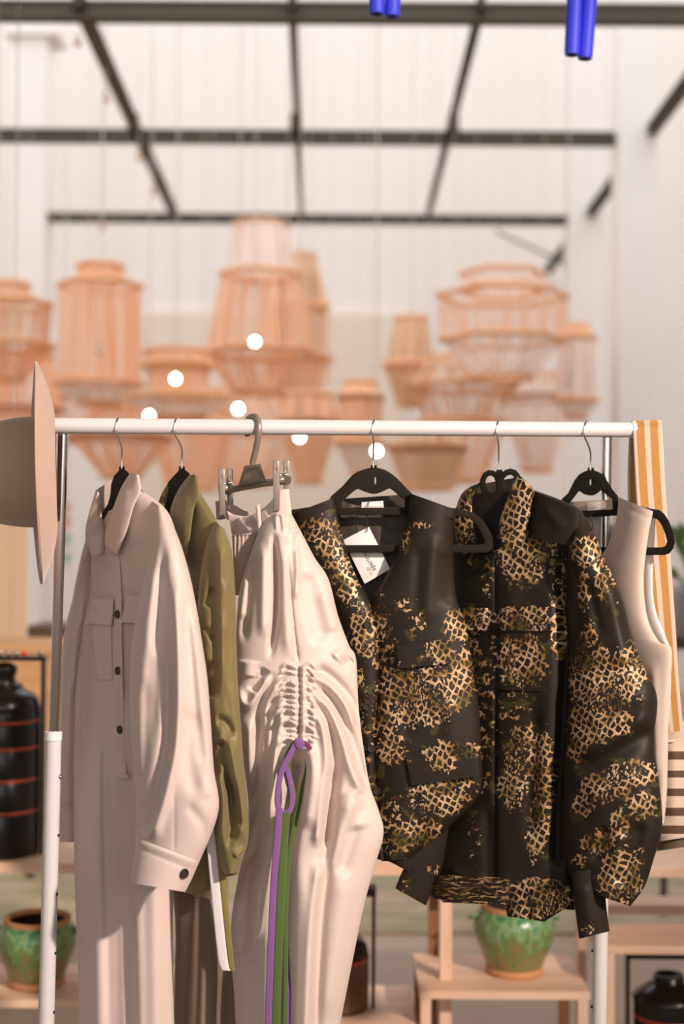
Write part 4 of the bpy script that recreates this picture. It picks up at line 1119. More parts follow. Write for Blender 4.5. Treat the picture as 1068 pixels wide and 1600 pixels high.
cloth('sleeve', g, OL, [(335, 815), (322, 850), (314, 890), (309, 940), (310, 990), (315, 1050), (325, 1130), (330, 1200), (334, 1260), (340, 1340), (350, 1366)],
      [(350, 826), (362, 862), (367, 920), (369, 1000), (371, 1060), (376, 1130), (381, 1200), (387, 1260), (388, 1310), (380, 1338), (371, 1364)],
      lambda px, py: Yos(px, py) + .03 * sstep(860, 800, py), .034, folds=[(f[0], f[1] * 1.6) + tuple(f[2:]) for f in [
          ('s', 6, 6, [(338, 850), (340, 930), (342, 1020), (344, 1100)], (.1, .3)), ('r', -6, 7, [(334, 915), (322, 950)]), ('r', -7, 8, [(330, 1030), (326, 1065), (332, 1095)]),
          ('r', 6, 6, [(322, 1060), (340, 1040)]), ('r', -8, 7, [(336, 1125), (352, 1128), (362, 1150)]), ('r', 7, 5, [(335, 1165), (350, 1150)]), ('r', -8, 4, [(334, 1160), (352, 1163)]),
          ('s', 8, 7, [(350, 1150), (360, 1200), (368, 1260), (372, 1320)]), ('s', -7, 6, [(342, 1200), (354, 1250), (352, 1330)]), ('r', 6, 5, [(345, 1180), (348, 1240), (344, 1320)]),
          ('r', -9, 6, [(362, 1215), (372, 1270), (376, 1300)]), ('r', 5, 5, [(366, 1340), (384, 1325)]), ('r', -5, 5, [(320, 980), (334, 1000)]), ('r', 4, 5, [(352, 900), (356, 1000)])]],
      nu=64, nv=200, noise=.0030, nscale=(8, 22), seed=13)
cloth('cuff', g, OL, [(350, 1350), (352, 1360), (353, 1370)], [(374, 1346), (373, 1356), (372, 1366)], 2.358, .022, nu=20, nv=10)
cloth('hem_band', g, OL, [(288, 1330), (292, 1370), (305, 1405)], [(345, 1330), (340, 1370), (332, 1404)], 2.45, .03, folds=[('r', -6, 8, [(312, 1340), (310, 1400)])], nu=30, nv=30, noise=.002)
plate('pocket_edge', g, OL, [[(297, 929), (311, 933), (311, 936), (297, 932)]], 2.40, 3, .8, splines=False)
cloth('tie_tape', g, MAT['white_tape'], [(318, 1230), (322, 1312), (330, 1400), (340, 1495), (347, 1516)], [(328, 1230), (335, 1296), (345, 1400), (355, 1495), (360, 1517)], 2.345, .0012, nu=8, nv=60, power=.3)
cloth('tie_edging', g, MAT['olive_tape'], [(328, 1230), (335, 1296), (345, 1400), (355, 1495), (359.5, 1517)], [(336, 1230), (343, 1284), (351, 1360), (361, 1460), (367, 1517)], 2.345, .0012, nu=6, nv=60, power=.3)

# ------------------------------------------------------------------ gathered skirt
k = thing('gathered_skirt', 'pale pink beige skirt ruched at the centre with purple and green ties', 'skirt', tuple(P(460, 1680, 2.42)))
PB = MAT['pink_beige']
fl = [
  # upper drape
  ('r', -14, 5, [(427, 826), (431, 900), (430, 960), (425, 1005), (420, 1035)], (.2, .2)), ('r', 6, 8, [(410, 845), (411, 920), (410, 1000)]), ('r', -7, 7, [(398, 860), (386, 940), (380, 1010)]),
  ('r', 5, 8, [(385, 900), (376, 970)]), ('r', 6, 9, [(444, 850), (446, 950), (450, 1030)]), ('v', -5, 2.2, [(450, 862), (455, 930), (460, 985), (467, 1040)], (.2, .1)),
  ('r', 5, 5, [(463, 850), (464, 900), (461, 940)]), ('r', -6, 14, [(478, 890), (492, 960), (505, 1010)]), ('r', 5, 12, [(505, 920), (525, 990)]),
  ('r', -4, 3.5, [(436, 810), (438, 835)], (0, .4)), ('r', -4, 3.5, [(447, 810), (452, 835)], (0, .4)), ('r', 3, 3, [(431, 810), (432, 830)], (0, .4)), ('r', -5, 4, [(463, 830), (464, 860)]),
  # swag at the left
  ('r', 11, 8, [(371, 1070), (376, 1094), (388, 1101), (402, 1086), (424, 1050)], (.2, .2)), ('r', -11, 7, [(392, 1082), (404, 1064), (416, 1044)]), ('r', 7, 14, [(386, 1030), (384, 1060)]),
  ('r', 9, 11, [(388, 1120), (392, 1180), (396, 1240)]), ('r', -10, 5, [(407, 1110), (403, 1180), (396, 1260)]),
  ('s', 9, 6, [(436, 1052), (414, 1095), (404, 1160), (398, 1240), (388, 1290)], (.1, .2)), ('s', 9, 6, [(438, 1080), (420, 1130), (414, 1200), (404, 1280), (386, 1350)], (.1, .1)),
  ('s', 8, 5, [(437, 1110), (428, 1160), (420, 1230), (414, 1300)], (.1, .2)),
  # folds fanning out to the right
  ('s', -9, 7, [(488, 1048), (515, 1065), (545, 1100), (560, 1150)], (.1, .2)), ('s', -11, 8, [(490, 1075), (515, 1100), (540, 1150), (556, 1200), (574, 1240)], (.1, .1)),
  ('s', -10, 7, [(488, 1100), (508, 1130), (516, 1190), (508, 1260), (500, 1330)], (.1, .1)), ('r', 10, 12, [(482, 1150), (490, 1220), (478, 1300)]),
  ('r', -12, 11, [(524, 1190), (516, 1270), (506, 1370)]), ('r', 8, 14, [(545, 1230), (560, 1300)]), ('s', -6, 10, [(556, 1245), (545, 1290), (520, 1370)]), ('r', 5, 8, [(548, 1005), (520, 1030)]), ('r', -5, 7, [(552, 1030), (530, 1045)]),
  # the parting below the ruching
  ('r', -60, 13, [(466, 1172), (460, 1220), (452, 1280), (444, 1340), (438, 1430), (436, 1560), (434, 1700)], (.06, 0)),
  # long lower folds
  ('r', 9, 15, [(472, 1330), (474, 1430), (470, 1560), (468, 1700)], (.2, 0)), ('s', -10, 8, [(506, 1340), (494, 1440), (488, 1560), (484, 1700)], (.1, 0)), ('r', 6, 16, [(540, 1350), (524, 1480), (505, 1600)]),
  ('r', 8, 9, [(418, 1290), (404, 1400), (400, 1480)]), ('r', -10, 9, [(402, 1330), (386, 1400), (376, 1460)]), ('s', 6, 6, [(398, 1380), (392, 1450), (380, 1500)]),
]
rr = random.Random(8)
for i in range(14):        # the ruching itself: short crumpled ridges over a pulled-in seam
    y = 1042 + i * 8.8; q = 5 * math.sin(i * 2.3); r_ = lambda a: rr.uniform(-a, a)
    fl += [('r', 6.0 + r_(2), 2.9, [(432 + q + r_(4), y + 9 + r_(3)), (446 + r_(3), y - 2 + r_(3)), (465, y + 4)], (.35, .1)), ('r', 6.0 + r_(2), 2.9, [(469, y + 4), (482 + r_(3), y - 3 + r_(3)), (494 + q + r_(5), y + 9 + r_(3))], (.1, .35)),
           ('r', -3.0, 2.2, [(440 + r_(4), y + 6), (456, y + 1 + r_(3))]), ('r', -3.0, 2.2, [(474, y + 6 + r_(2)), (490, y + 4 + r_(3))])]
fl += [('r', -6, 2.4, [(467, 1040), (469, 1100), (466, 1166)], (.05, .05)), ('r', 10, 26, [(464, 1050), (464, 1100), (462, 1150)], (.3, .3))]
Ysk = lambda px, py: 2.425 + .02 * sstep(840, 780, py) - .02 * sstep(1000, 1300, py) + .0014 * np.clip(430 - px, 0, 100) * sstep(1150, 1320, py)
cloth('drape', k, PB,
      [(424, 804), (404, 832), (386, 880), (373, 930), (368, 1000), (368, 1060), (371, 1110), (380, 1190), (388, 1262), (382, 1320), (372, 1370), (362, 1430), (360, 1490), (366, 1560), (372, 1700)],
      [(456, 804), (474, 838), (492, 872), (513, 905), (528, 962), (545, 1008), (556, 1030), (560, 1105), (568, 1170), (577, 1225), (592, 1268), (599, 1302), (586, 1352), (563, 1440), (512, 1700)],
      Ysk, .05, folds=[(f[0], f[1] * (1.0 if f[1] < -40 else 1.45)) + tuple(f[2:]) for f in fl], nu=200, nv=560, noise=.0014, seed=21)
cloth('waist_tab', k, PB, [(428, 766), (427, 785), (424, 806)], [(452, 764), (454, 785), (456, 806)], 2.425, .008, nu=14, nv=16, power=.3)
cloth('waistband', k, PB, [(355, 798), (366, 804), (385, 806), (405, 798), (420, 786), (434, 770)], [(362, 834), (372, 841), (388, 843), (404, 837), (416, 828), (430, 814)], lambda a, b: 2.49 - .0009 * (a - 355), .010, folds=[('r', -4, 8, [(372, 808), (400, 828)]), ('r', 4, 8, [(392, 812), (420, 800)])], nu=24, nv=50, noise=.001, power=.35)
cloth('waist_lining', k, MAT['lining_grey'], [(354, 786), (366, 789), (380, 797), (394, 801)], [(358, 804), (368, 808), (382, 810), (396, 808)], 2.525, .003, nu=8, nv=24)
cloth('belt_loop', k, PB, [(399, 790), (401, 812), (403, 834)], [(406, 788), (408, 812), (410, 832)], 2.425, .003, nu=8, nv=20)
cloth('side_tab', k, PB, [(336, 783), (338, 812)], [(354, 781), (356, 810)], 2.515, .004, nu=8, nv=10)
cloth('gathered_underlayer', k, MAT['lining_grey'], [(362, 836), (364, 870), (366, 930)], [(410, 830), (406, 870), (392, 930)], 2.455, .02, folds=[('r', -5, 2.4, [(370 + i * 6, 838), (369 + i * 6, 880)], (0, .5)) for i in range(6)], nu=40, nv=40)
cloth('underskirt', k, MAT['shaded_taupe'], [(352, 1480), (346, 1540), (344, 1600), (346, 1700)], [(440, 1440), (430, 1530), (420, 1600), (416, 1700)], 2.57, .03, nu=30, nv=50, noise=.003)
# ties
Yt = 2.345
def tie(pts, w, mat, Y, name='tie'): ribbon(name, k, MAT[mat], pts, w, Y)
tie([(464, 1158), (452, 1180), (440, 1205), (434, 1235), (434, 1260), (442, 1271)], 9, 'purple_tape', lambda a, b: Yt - .004 + 0 * a)
tie([(442, 1271), (452, 1266), (456, 1246), (452, 1218), (446, 1198)], 8, 'purple_tape', lambda a, b: Yt + .002 + 0 * a)
tie([(466, 1158), (456, 1170), (448, 1190), (450, 1215), (456, 1240), (452, 1262), (446, 1272)], 12, 'green_tape', lambda a, b: Yt + .004 + 0 * a)
tie([(436, 1262), (433, 1310), (428, 1370), (424, 1450), (421, 1530), (419, 1600), (417, 1700)], 11, 'purple_tape', lambda a, b: Yt - .006 + 0 * a)
tie([(446, 1268), (443, 1310), (440, 1370), (436, 1450), (433, 1530), (431, 1600), (430, 1700)], 14, 'green_tape', lambda a, b: Yt + .000 + 0 * a)
tie([(470, 1160), (477, 1180), (480, 1200), (470, 1240), (458, 1300), (450, 1350), (446, 1430), (446, 1500), (445, 1580), (443, 1700)], 8, 'green_tape', lambda a, b: Yt + .022 - .012 * sstep(1350, 1480, b))
tie([(450, 1370), (449, 1450), (452, 1540), (451, 1600), (450, 1700)], 7, 'purple_tape', lambda a, b: Yt + .05 - .036 * sstep(1400, 1560, b))
plate('tie_knot', k, MAT['purple_tape'], [[(461, 1158), (466, 1154), (472, 1157), (474, 1165), (469, 1170), (463, 1166)]], Yt - .004, 5, 1.6)
tie([(470, 1160), (480, 1164), (484, 1172)], 8, 'plum', lambda a, b: Yt + .0 + 0 * a)

# ------------------------------------------------------------------ black and gold vest
v = thing('gold_vest', 'sleeveless black vest with gold net jacquard, deep V neck and white hangtag', 'vest', tuple(P(620, 1345, 2.5)))
JQ = MAT['jacquard']
GV = [(488, 826, 34, 24, .8), (516, 850, 24, 44, .85), (545, 902, 28, 46, .8), (572, 985, 26, 46, 1.0), (560, 1085, 18, 44, .6), (566, 1155, 20, 46, .5), (582, 1262, 22, 60, .55), (612, 1312, 40, 34, .6),
      (630, 840, 9, 22, .9), (656, 822, 20, 7, .7), (590, 930, 14, 9, .6), (634, 945, 22, 14, .55), (650, 975, 16, 26, .5), (600, 1015, 20, 60, .65), (714, 978, 22, 28, 1.0), (672, 1026, 44, 20, .85), (655, 1088, 68, 50, 1.0), (722, 1060, 24, 50, 1.0),
      (602, 1110, 24, 60, .8), (612, 1172, 26, 28, .75), (690, 1180, 30, 22, .95), (730, 1172, 24, 14, .8), (684, 1245, 56, 34, .8), (650, 1300, 44, 28, .85), (612, 1285, 26, 44, .6), (725, 1222, 22, 14, .7)]
nov = [(0, 0, 0, 0, 0)]
YvB = lambda px, py: Yv(px, py) + .0
cloth('back_panel', v, MAT['dark_lining'], [(470, 800), (500, 850), (540, 920), (560, 1000), (580, 1100), (600, 1200)], [(700, 796), (690, 850), (700, 920), (715, 1000), (725, 1100), (730, 1200)], lambda a, b: Yv(a, b) + .045 + 0 * b, .012, folds=[('r', 4, 8, [(560, 800), (552, 840)]), ('r', -4, 7, [(600, 810), (604, 850), (596, 890)]), ('r', 3, 9, [(622, 800), (610, 830)])], nu=40, nv=50, noise=.003, nscale=(14, 18))
cloth('back_neck', v, MAT['dark_lining'], [(524, 780), (527, 794), (532, 812)], [(642, 772), (640, 790), (636, 812)], lambda a, b: Yv(a, b) + .03 + 0 * b + .012 * np.sin((a - 524) / 118 * np.pi), .005, folds=[('r', 4, 8, [(545, 785), (556, 812)]), ('r', -3, 7, [(610, 785), (622, 812)])], nu=36, nv=14)
cloth('front_panel', v, JQ, [(456, 804), (466, 836), (486, 880), (510, 930), (535, 985), (548, 1050), (555, 1120), (565, 1200), (575, 1280), (586, 1342)],
      [(523, 778), (533, 830), (548, 880), (563, 915), (580, 946), (593, 1000), (592, 1080), (586, 1150), (592, 1250), (606, 1346)], lambda a, b: Yv(a, b) - .004, .026, back=.012, folds=[('v', 2.0, 2, [(523, 790), (534, 850), (560, 915)], (0, 0)), ('r', 3, 8, [(545, 1000), (560, 1080)])], nu=56, nv=150, gold=GV, noise=.0018, seed=31)
cloth('front_panel', v, JQ, [(641, 772), (634, 820), (618, 868), (600, 905), (580, 942), (589, 1000), (590, 1065), (586, 1125), (580, 1180), (584, 1262), (596, 1346)],
      [(713, 798), (708, 835), (707, 880), (712, 930), (729, 985), (739, 1045), (748, 1110), (751, 1170), (750, 1238), (706, 1288), (640, 1342)], lambda a, b: Yv(a, b) - .008, .034, back=.012,
      folds=[('r', 4, 10, [(680, 830), (672, 900), (666, 980)]), ('r', -4, 9, [(655, 850), (648, 960)]), ('r', -5, 12, [(700, 860), (700, 950)]), ('v', 2.2, 1.8, [(589, 1000), (590, 1065), (586, 1125), (580, 1180)], (0, 0)), ('r', -5, 14, [(640, 1050), (636, 1160)]), ('r', -5, 16, [(655, 1240), (640, 1310)]), ('r', 4, 14, [(700, 1090), (706, 1180)])],
      nu=84, nv=190, gold=GV, noise=.0018, seed=32)
cloth('shoulder_strip', v, MAT['black_cloth'], [(641, 771), (641, 784)], [(713, 797), (710, 812)], lambda a, b: Yv(a, b) - .014, .024, back=.01, nu=24, nv=8, power=.3)
cloth('shoulder_strip', v, MAT['black_cloth'], [(456, 803), (460, 822)], [(523, 777), (524, 790)], lambda a, b: Yv(a, b) - .010, .022, back=.01, nu=24, nv=8, power=.3)
cloth('pocket_flap', v, JQ, [(617, 1010), (619, 1028), (622, 1045)], [(702, 997), (704, 1016), (705, 1036)], lambda a, b: Yv(a, b) - .0425 - .002, .006, nu=40, nv=18, power=.2, gold=[(690, 1020, 34, 24, .95), (625, 1040, 20, 8, .5)])
cloth('pocket_flap', v, JQ, [(633, 1185), (636, 1206), (640, 1228)], [(746, 1163), (748, 1186), (750, 1212)], lambda a, b: Yv(a, b) - .040 - .002, .007, nu=48, nv=20, power=.2, gold=[(690, 1185, 26, 24, .95), (735, 1175, 22, 10, .8), (640, 1190, 10, 6, .6)])
for (bx, by, d) in ((574, 976, .028), (572.5, 1104, .028), (580, 1170, .030), (588, 1236, .030)): button(v, MAT['button_bronze'], bx, by, 6.2, lambda a, b, d=d: Yv(a, b) - d - .002)
lb = plate('neck_label', v, MAT['paper'], [[(565, 785), (598, 783), (599, 797), (564.5, 797)]], lambda a, b: Yv(a, b) + .018, 1.2, .3, splines=False)
text_plate('lettering', lb, MAT['ink_faint'], 'aparicio', 7, (576, 794.5), (1, -.03), lambda a, b: Yv(a, b) + .0165)
# hangtag
ht = thing('hangtag', 'white paper hangtag on a black string in the neck of the gold vest', 'tag', tuple(P(572, 868, 2.53)))
Yh = lambda a, b: Yv(a, b) + .012
cd_ = plate('card', ht, MAT['paper'], [[(576, 823.5), (536, 844), (569.5, 912), (609, 889)]], Yh, 1.0, .25, splines=False)
text_plate('lettering', cd_, MAT['ink'], 'aparicio', 10.5, (587.5, 890), (-.50, -.87), lambda a, b: Yh(a, b) - .0016)
text_plate('lettering', cd_, MAT['ink_faint'], 'olga', 9, (582.5, 897), (-.50, -.87), lambda a, b: Yh(a, b) - .0016)
m = MB(); m.tube(smooth3([P(576, 783, 2.54), P(573, 800, 2.53), P(574, 818, 2.532), P(573, 831, 2.531)], 5), .0008, 6); m.build('string', MAT['cord_black'], ht, True)

# ------------------------------------------------------------------ black and gold jacket
b_ = thing('gold_jacket', 'black long-sleeved jacket with gold net jacquard and a pointed gold collar', 'jacket', tuple(P(800, 1445, 2.5)))
GJ = [(738, 880, 18, 26, .4), (741, 970, 30, 22, 1.0), (736, 1035, 22, 46, .75), (762, 900, 12, 46, .5), (816, 872, 44, 46, .9), (850, 845, 28, 14, 1.0), (868, 880, 18, 26, .8), (872, 930, 14, 40, .85), (815, 965, 44, 20, 1.0), (815, 1035, 42, 40, .95),
      (872, 990, 14, 46, .85), (800, 1100, 32, 30, .5), (818, 1180, 38, 54, .8), (850, 1205, 20, 70, .9), (842, 1285, 18, 56, .85), (800, 1232, 28, 34, .9), (756, 1140, 16, 140, .5), (738, 1300, 14, 60, .3), (838, 1395, 46, 26, .8), (834, 1320, 14, 34, .85), (770, 1080, 10, 120, .4), (880, 1400, 30, 24, .5)]
Yjb = Yf(2.556, 778, -.0007)
cloth('body', b_, JQ, [(735, 772), (708, 800), (702, 860), (708, 940), (716, 1010), (715, 1100), (705, 1200), (684, 1290), (668, 1345), (668, 1386), (676, 1404)],
      [(832, 765), (884, 785), (908, 806), (905, 880), (902, 960), (902, 1060), (898, 1160), (894, 1250), (892, 1330), (896, 1390), (898, 1422)],
      Yjb, .036, folds=[('r', -16, 9, [(880, 850), (878, 930), (884, 1010), (880, 1120), (872, 1250), (870, 1360)], (.05, .05)), ('v', -5, 3, [(772, 860), (774, 1000), (773, 1200), (772, 1400)], (0, 0)), ('r', 6, 14, [(858, 900), (858, 1040), (852, 1180), (846, 1330)]),
                        ('r', -7, 12, [(835, 1090), (832, 1200), (826, 1330)]), ('r', 4, 14, [(800, 880), (800, 1060)]), ('r', -6, 9, [(762, 1250), (764, 1400)]), ('v', -1.6, 2, [(778, 1078), (858, 1080)], (0, 0)), ('v', -1.5, 2, [(846, 838), (905, 852)], (0, 0)), ('r', 5, 8, [(700, 1360), (760, 1380), (800, 1375)], (.1, .1))],
      nu=110, nv=210, gold=GJ, noise=.003, nscale=(24, 60), seed=41)
cloth('yoke', b_, MAT['black_cloth'], [(830, 766), (826, 800), (824, 838)], [(906, 800), (904, 828), (902, 856)], lambda a, b: Yjb(a, b) - .030, .016, folds=[('r', 3, 10, [(850, 790), (880, 830)])], nu=36, nv=30, power=.3)
cloth('hem_band', b_, MAT['jacquard_band'], [(673, 1366), (674, 1388), (692, 1410)], [(796, 1372), (796, 1392), (797, 1414)], lambda a, b: Yjb(a, b) - .034, .014, nu=50, nv=20, power=.3, gold=[(735, 1392, 80, 40, 1.0)])
cloth('hem_tail', b_, JQ, [(786, 1385), (788, 1410), (792, 1432)], [(898, 1390), (888, 1414), (850, 1440)], lambda a, b: Yjb(a, b) - .026, .022, nu=50, nv=30, power=.3, gold=[(835, 1405, 60, 34, .95)], folds=[('r', -4, 8, [(820, 1390), (826, 1438)])])
YjS = Yf(2.445, 930, -.00045)
s1 = cloth('sleeve', b_, JQ, [(886, 800), (884, 850), (884, 905), (884, 960), (888, 1010), (885, 1100), (880, 1190), (879, 1260), (881, 1330), (890, 1372), (912, 1392)],
      [(908, 798), (927, 832), (948, 882), (971, 932), (986, 990), (1005, 1040), (1026, 1090), (1021, 1160), (1029, 1220), (1034, 1290), (1020, 1345), (1006, 1386), (984, 1416)],
      lambda px, py: YjS(px, py) + .05 * sstep(860, 790, py), .052, folds=[('r', -9, 9, [(900, 880), (904, 950), (900, 1010)]), ('r', 8, 14, [(940, 880), (962, 960), (978, 1050)]), ('r', 7, 16, [(920, 1050), (930, 1140)]), ('s', 8, 12, [(890, 1190), (930, 1180), (985, 1150), (1020, 1120)]), ('r', -8, 14, [(905, 1290), (900, 1220)]),
          ('r', -9, 12, [(1000, 1280), (985, 1340), (960, 1390)]), ('r', 8, 12, [(970, 1300), (960, 1370)]), ('r', 6, 14, [(1005, 1080), (1010, 1150)]), ('r', -7, 9, [(948, 1290), (928, 1350)]), ('r', -5, 8, [(915, 900), (940, 1000)])],
      nu=90, nv=210, noise=.003, nscale=(22, 44), seed=42,
      gold=[(916, 862, 26, 28, .95), (945, 905, 18, 40, .8), (912, 925, 12, 40, .75), (920, 992, 14, 30, .7), (958, 930, 12, 30, .4), (926, 1060, 42, 52, 1.0), (962, 1062, 46, 46, 1.0), (996, 1030, 22, 40, .95), (930, 1130, 46, 36, 1.0), (965, 1128, 24, 24, .9), (902, 1165, 18, 30, .85),
            (990, 1208, 44, 22, .95), (945, 1228, 42, 26, .95), (912, 1258, 20, 20, .85), (1002, 1258, 28, 26, .85), (968, 1290, 18, 26, .75), (935, 1318, 34, 20, .85), (968, 1368, 38, 44, 1.0), (1000, 1338, 10, 20, .4), (900, 1345, 18, 14, .6)])
cf = cloth('cuff', b_, JQ, [(892, 1362), (897, 1412), (904, 1467)], [(944, 1356), (946, 1408), (952, 1455)], 2.425, .024, folds=[('r', 3, 8, [(912, 1380), (922, 1450)])], nu=30, nv=36, power=.35, gold=[(918, 1450, 12, 12, .5)])
cloth('sleeve', b_, JQ, [(640, 1120), (610, 1220), (588, 1300), (586, 1335), (606, 1345)], [(725, 1120), (715, 1230), (700, 1320), (690, 1360), (672, 1380)], 2.60, .028, nu=36, nv=60, gold=[(610, 1320, 30, 30, .6), (680, 1360, 14, 14, .6)], noise=.002)
cloth('cuff', b_, JQ, [(634, 1350), (625, 1368), (617, 1388)], [(680, 1366), (674, 1392), (665, 1415)], 2.585, .016, nu=24, nv=24, power=.35, gold=[(628, 1380, 12, 16, .5)])
cloth('collar_leaf', b_, JQ, [(809, 742), (802, 752), (793, 776), (784, 800), (775, 840)], [(812, 743), (834, 766), (831, 784), (825, 814), (809, 863)], lambda a, b: Yjb(a, b) - .032 - .03 * sstep(745, 800, b), .010, nu=36, nv=60, power=.4, gold=[(805, 800, 60, 90, 1.0)])
cloth('inner_collar', b_, MAT['dark_lining'], [(742, 758), (724, 772), (716, 800), (730, 850), (760, 868)], [(811, 745), (806, 770), (796, 800), (784, 836), (772, 868)], lambda a, b: Yjb(a, b) + .008 + .02 * np.sin((a - 716) / 95 * np.pi), .006, nu=36, nv=40, noise=.002, nscale=(12, 14))
cloth('collar_leaf', b_, JQ, [(742, 757), (722, 770), (711, 800), (712, 840), (722, 866)], [(750, 758), (738, 780), (742, 815), (753, 838), (742, 862)], lambda a, b: Yjb(a, b) - .022, .010, nu=24, nv=36, noise=.0015, nscale=(9, 14), gold=[(726, 815, 22, 60, .95)])
cloth('collar_stand', b_, JQ, [(744, 757), (730, 764), (721, 790), (716, 815)], [(752, 752), (744, 770), (735, 800), (742, 838)], lambda a, b: Yjb(a, b) - .012, .010, nu=18, nv=30, gold=[(726, 790, 14, 40, .9), (748, 830, 14, 20, .7)])
lb = plate('neck_label', b_, MAT['paper'], [[(767, 782), (793, 780), (791, 798), (770, 798)]], lambda a, b: Yjb(a, b) - .002, 1.2, .3, splines=False)
text_plate('lettering', lb, MAT['ink_faint'], 'o', 9, (777, 794), (1, 0), lambda a, b: Yjb(a, b) - .004)
cloth('pocket_flap', b_, JQ, [(782, 947), (781, 966), (780, 985)], [(858, 948), (857, 967), (855, 986)], lambda a, b: Yjb(a, b) - .0385, .007, nu=40, nv=18, power=.2, gold=[(818, 966, 46, 30, 1.0)])
cloth('pocket_flap', b_, JQ, [(718, 950), (720, 968), (722, 984)], [(762, 950), (762, 968), (762, 985)], lambda a, b: Yjb(a, b) - .033, .006, nu=24, nv=18, power=.2, gold=[(742, 968, 30, 30, 1.0)])
cloth('patch_pocket', b_, JQ, [(779, 984), (779, 1030), (779, 1078)], [(855, 985), (855, 1030), (854, 1080)], lambda a, b: Yjb(a, b) - .035, .006, nu=40, nv=36, power=.2, gold=[(815, 1030, 44, 50, .9)])

# ------------------------------------------------------------------ pale sleeveless top
w = thing('sleeveless_top', 'pale stone sleeveless V-neck top with white lining, rightmost garment', 'top', tuple(P(1000, 1290, 2.52)))
ST = MAT['stone']
Ygb = Yf(2.592, 920, -.00105)
cloth('back_panel', w, MAT['stone_lining'], [(889, 786), (900, 840), (930, 950), (960, 1100)], [(968, 780), (1008, 806), (1010, 920), (1046, 1020), (1043, 1150)], lambda a, b: Ygb(a, b) + .035, .010, nu=40, nv=60, noise=.001)
cloth('back_neck', w, ST, [(889, 784), (893, 800)], [(962, 780), (960, 800)], lambda a, b: Ygb(a, b) + .012, .005, nu=24, nv=8)
plate('neck_label', w, MAT['paper'], [[(917, 785.5), (937, 784), (938, 796), (918, 798)]], lambda a, b: Ygb(a, b) + .004, 1.2, .3, splines=False)
text_plate('lettering', w.children[-1], MAT['ink_faint'], 'apa', 7, (922, 795), (1, -.04), lambda a, b: Ygb(a, b) + .002)
cloth('front_panel', w, ST, [(966, 777), (962, 812), (950, 850), (938, 880), (945, 960), (970, 1060), (1000, 1160), (1012, 1240), (1020, 1290)],
      [(1020, 799), (1012, 840), (1006, 890), (1006, 930), (1013, 972), (1030, 1003), (1049, 1016), (1045, 1090), (1043, 1180), (1041, 1245), (1037, 1286)],
      lambda a, b: Ygb(a, b) - .006, .022, back=.015, folds=[('v', -1.4, 2, [(968, 788), (1016, 812)], (0, 0)), ('r', 4, 8, [(1020, 1030), (1022, 1120), (1024, 1220)]), ('v', 1.6, 2.4, [(966, 780), (960, 820), (940, 878)], (0, 0))], nu=48, nv=130, noise=.001, seed=51)
cloth('armhole_facing', w, MAT['stone_lining'], [(1012, 806), (1004, 860), (1003, 930), (1012, 975), (1030, 1004)], [(1026, 800), (1022, 840), (1019, 900), (1024, 955), (1048, 1015)], lambda a, b: Ygb(a, b) + .018, .006, nu=16, nv=60)
m = MB(); m.tube(smooth3([P(922, 806, 2.57), P(925, 816, 2.565), P(926, 840, 2.565)], 5), .0012, 6); m.build('hang_loop', MAT['cord_black'], w, True)

# ------------------------------------------------------------------ striped shoulder bag over the rail end
bag = thing('striped_bag', 'woven shoulder bag with an orange striped strap over the right end of the rail', 'bag', tuple(P(1070, 1318, 2.62)))
ORG, CRM = srgb(190, 136, 66), srgb(214, 194, 178)
stripes('strap_weave', 0, [(.13, .40, ORG), (.58, .85, ORG)], CRM, True)
stripes('bag_weave', 1, [(-y1 * S, -y0 * S, srgb(92, 66, 46)) for (y0, y1) in ((1174, 1187), (1204, 1215), (1232, 1244), (1262, 1275), (1290, 1303))], srgb(218, 196, 174))
Yst = lambda a, b: 2.585 - .016 + 0 * a
cloth('strap', bag, MAT['strap_weave'], [(987, 658), (990, 720), (994, 785), (1003, 870), (1012, 960), (1022, 1050), (1032, 1146)], [(1034, 657), (1037, 720), (1041, 785), (1048, 880), (1055, 980), (1060, 1060), (1067, 1142)], lambda a, b: 2.566 + .028 * sstep(672, 657, b) + .0 * a, .0018, nu=16, nv=90, power=.3, uvs=True)
cloth('strap', bag, MAT['strap_weave'], [(987, 657), (982, 690), (980, 760), (984, 860), (1000, 980), (1016, 1140)], [(1034, 656), (1010, 690), (1006, 760), (1020, 860), (1030, 980), (1048, 1140)], lambda a, b: 2.606 - .012 * sstep(680, 657, b) + 0 * a, .0018, nu=16, nv=90, power=.3, uvs=True)
cloth('pouch', bag, MAT['bag_weave'], [(1024, 1132), (1018, 1180), (1014, 1240), (1014, 1285), (1022, 1316)], [(1120, 1122), (1128, 1170), (1134, 1230), (1132, 1270), (1110, 1302)], 2.640, .045, folds=[('r', 4, 10, [(1050, 1150), (1050, 1290)])], nu=40, nv=60, noise=.001)
cloth('pouch_shade', bag, MAT['dark_wood'], [(1018, 1298), (1026, 1330)], [(1124, 1284), (1104, 1318)], 2.645, .040, nu=30, nv=12)  # shade below the pouch, drawn as a dark strip
cloth('woven_tab', bag, MAT['strap_weave'], [(1040, 1156), (1040, 1160)], [(1054, 1155), (1054, 1159)], 2.594, .002, nu=6, nv=4)

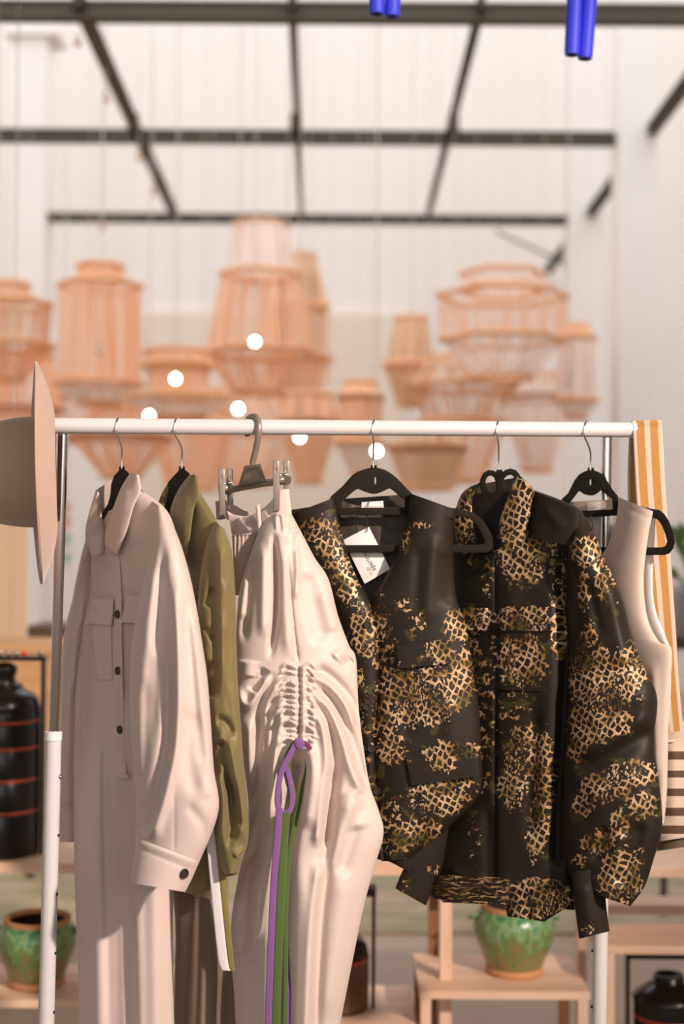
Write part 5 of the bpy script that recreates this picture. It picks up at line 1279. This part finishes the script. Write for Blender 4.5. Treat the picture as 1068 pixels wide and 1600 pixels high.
# ------------------------------------------------------------------ felt hat on the left end of the rail
hat = thing('felt_hat', 'wide-brimmed tan felt hat hung sideways on the left end of the rail', 'hat', tuple(P(70, 735, 2.45)))
hc = P(88, 735, 2.45)
yaw = math.radians(11)
A = np.array([-math.cos(yaw), -math.sin(yaw), -.035])   # towards the crown
A /= np.linalg.norm(A)
U = np.array([0, 0, 1.0]) - A * A[2]; U /= np.linalg.norm(U)
W = np.cross(A, U)
nr, nt_ = 22, 96
V, Fc = [], []
R0, R1 = .088, .198
def brim_pt(r, a, off):
    q = (r - R0) / (R1 - R0)
    h = .033 * q ** 1.7 - .004 * math.cos(2 * a) * q + .009 * q * math.sin(a)
    oval = 1.0 + .0 * math.cos(2 * a)
    return hc + U * (r * math.cos(a) * .985 - .004) + W * (r * math.sin(a) * oval) + A * (h + off)
for side, off in ((0, .0), (1, .0035)):
    for i in range(nr):
        r = R0 + (R1 - R0) * i / (nr - 1)
        for k_ in range(nt_): V.append(brim_pt(r, 2 * math.pi * k_ / nt_, off))
n0 = nr * nt_
for i in range(nr - 1):
    for k_ in range(nt_):
        a, b = i * nt_ + k_, i * nt_ + (k_ + 1) % nt_
        Fc.append((a, b, b + nt_, a + nt_)); Fc.append((n0 + a, n0 + a + nt_, n0 + b + nt_, n0 + b))
for k_ in range(nt_):
    a, b = (nr - 1) * nt_ + k_, (nr - 1) * nt_ + (k_ + 1) % nt_
    Fc.append((a, b, n0 + b, n0 + a))
uv = [(p[1] * 1.0 + p[0], p[2]) for p in V]
auto_smooth(mesh_obj('brim', V, Fc, MAT['felt'], hat, True, uv), 60)
V, Fc = [], []
prof = [(1.06, 0.0), (1.0, .006), (.985, .03), (.965, .07), (.94, .10), (.88, .122), (.75, .130), (.5, .122), (.25, .112), (.02, .108)]
pr = catmull(np.array(prof), np.linspace(0, len(prof) - 1, 46))
for (q, h) in pr:
    for k_ in range(nt_):
        a = 2 * math.pi * k_ / nt_
        pinch = 1 - .06 * sstep(.05, .12, np.array(h)) * (math.cos(a) ** 2)
        V.append(hc + U * (R0 * q * math.cos(a) * 1.13 * pinch - .002) + W * (R0 * q * math.sin(a) * 1.08) + A * (h + .002))
for i in range(len(pr) - 1):
    for k_ in range(nt_):
        a, b = i * nt_ + k_, i * nt_ + (k_ + 1) % nt_
        Fc.append((a, b, b + nt_, a + nt_))
uv = [(p[1] + p[0], p[2]) for p in V]
auto_smooth(mesh_obj('crown', V, Fc, MAT['felt'], hat, True, uv), 60)
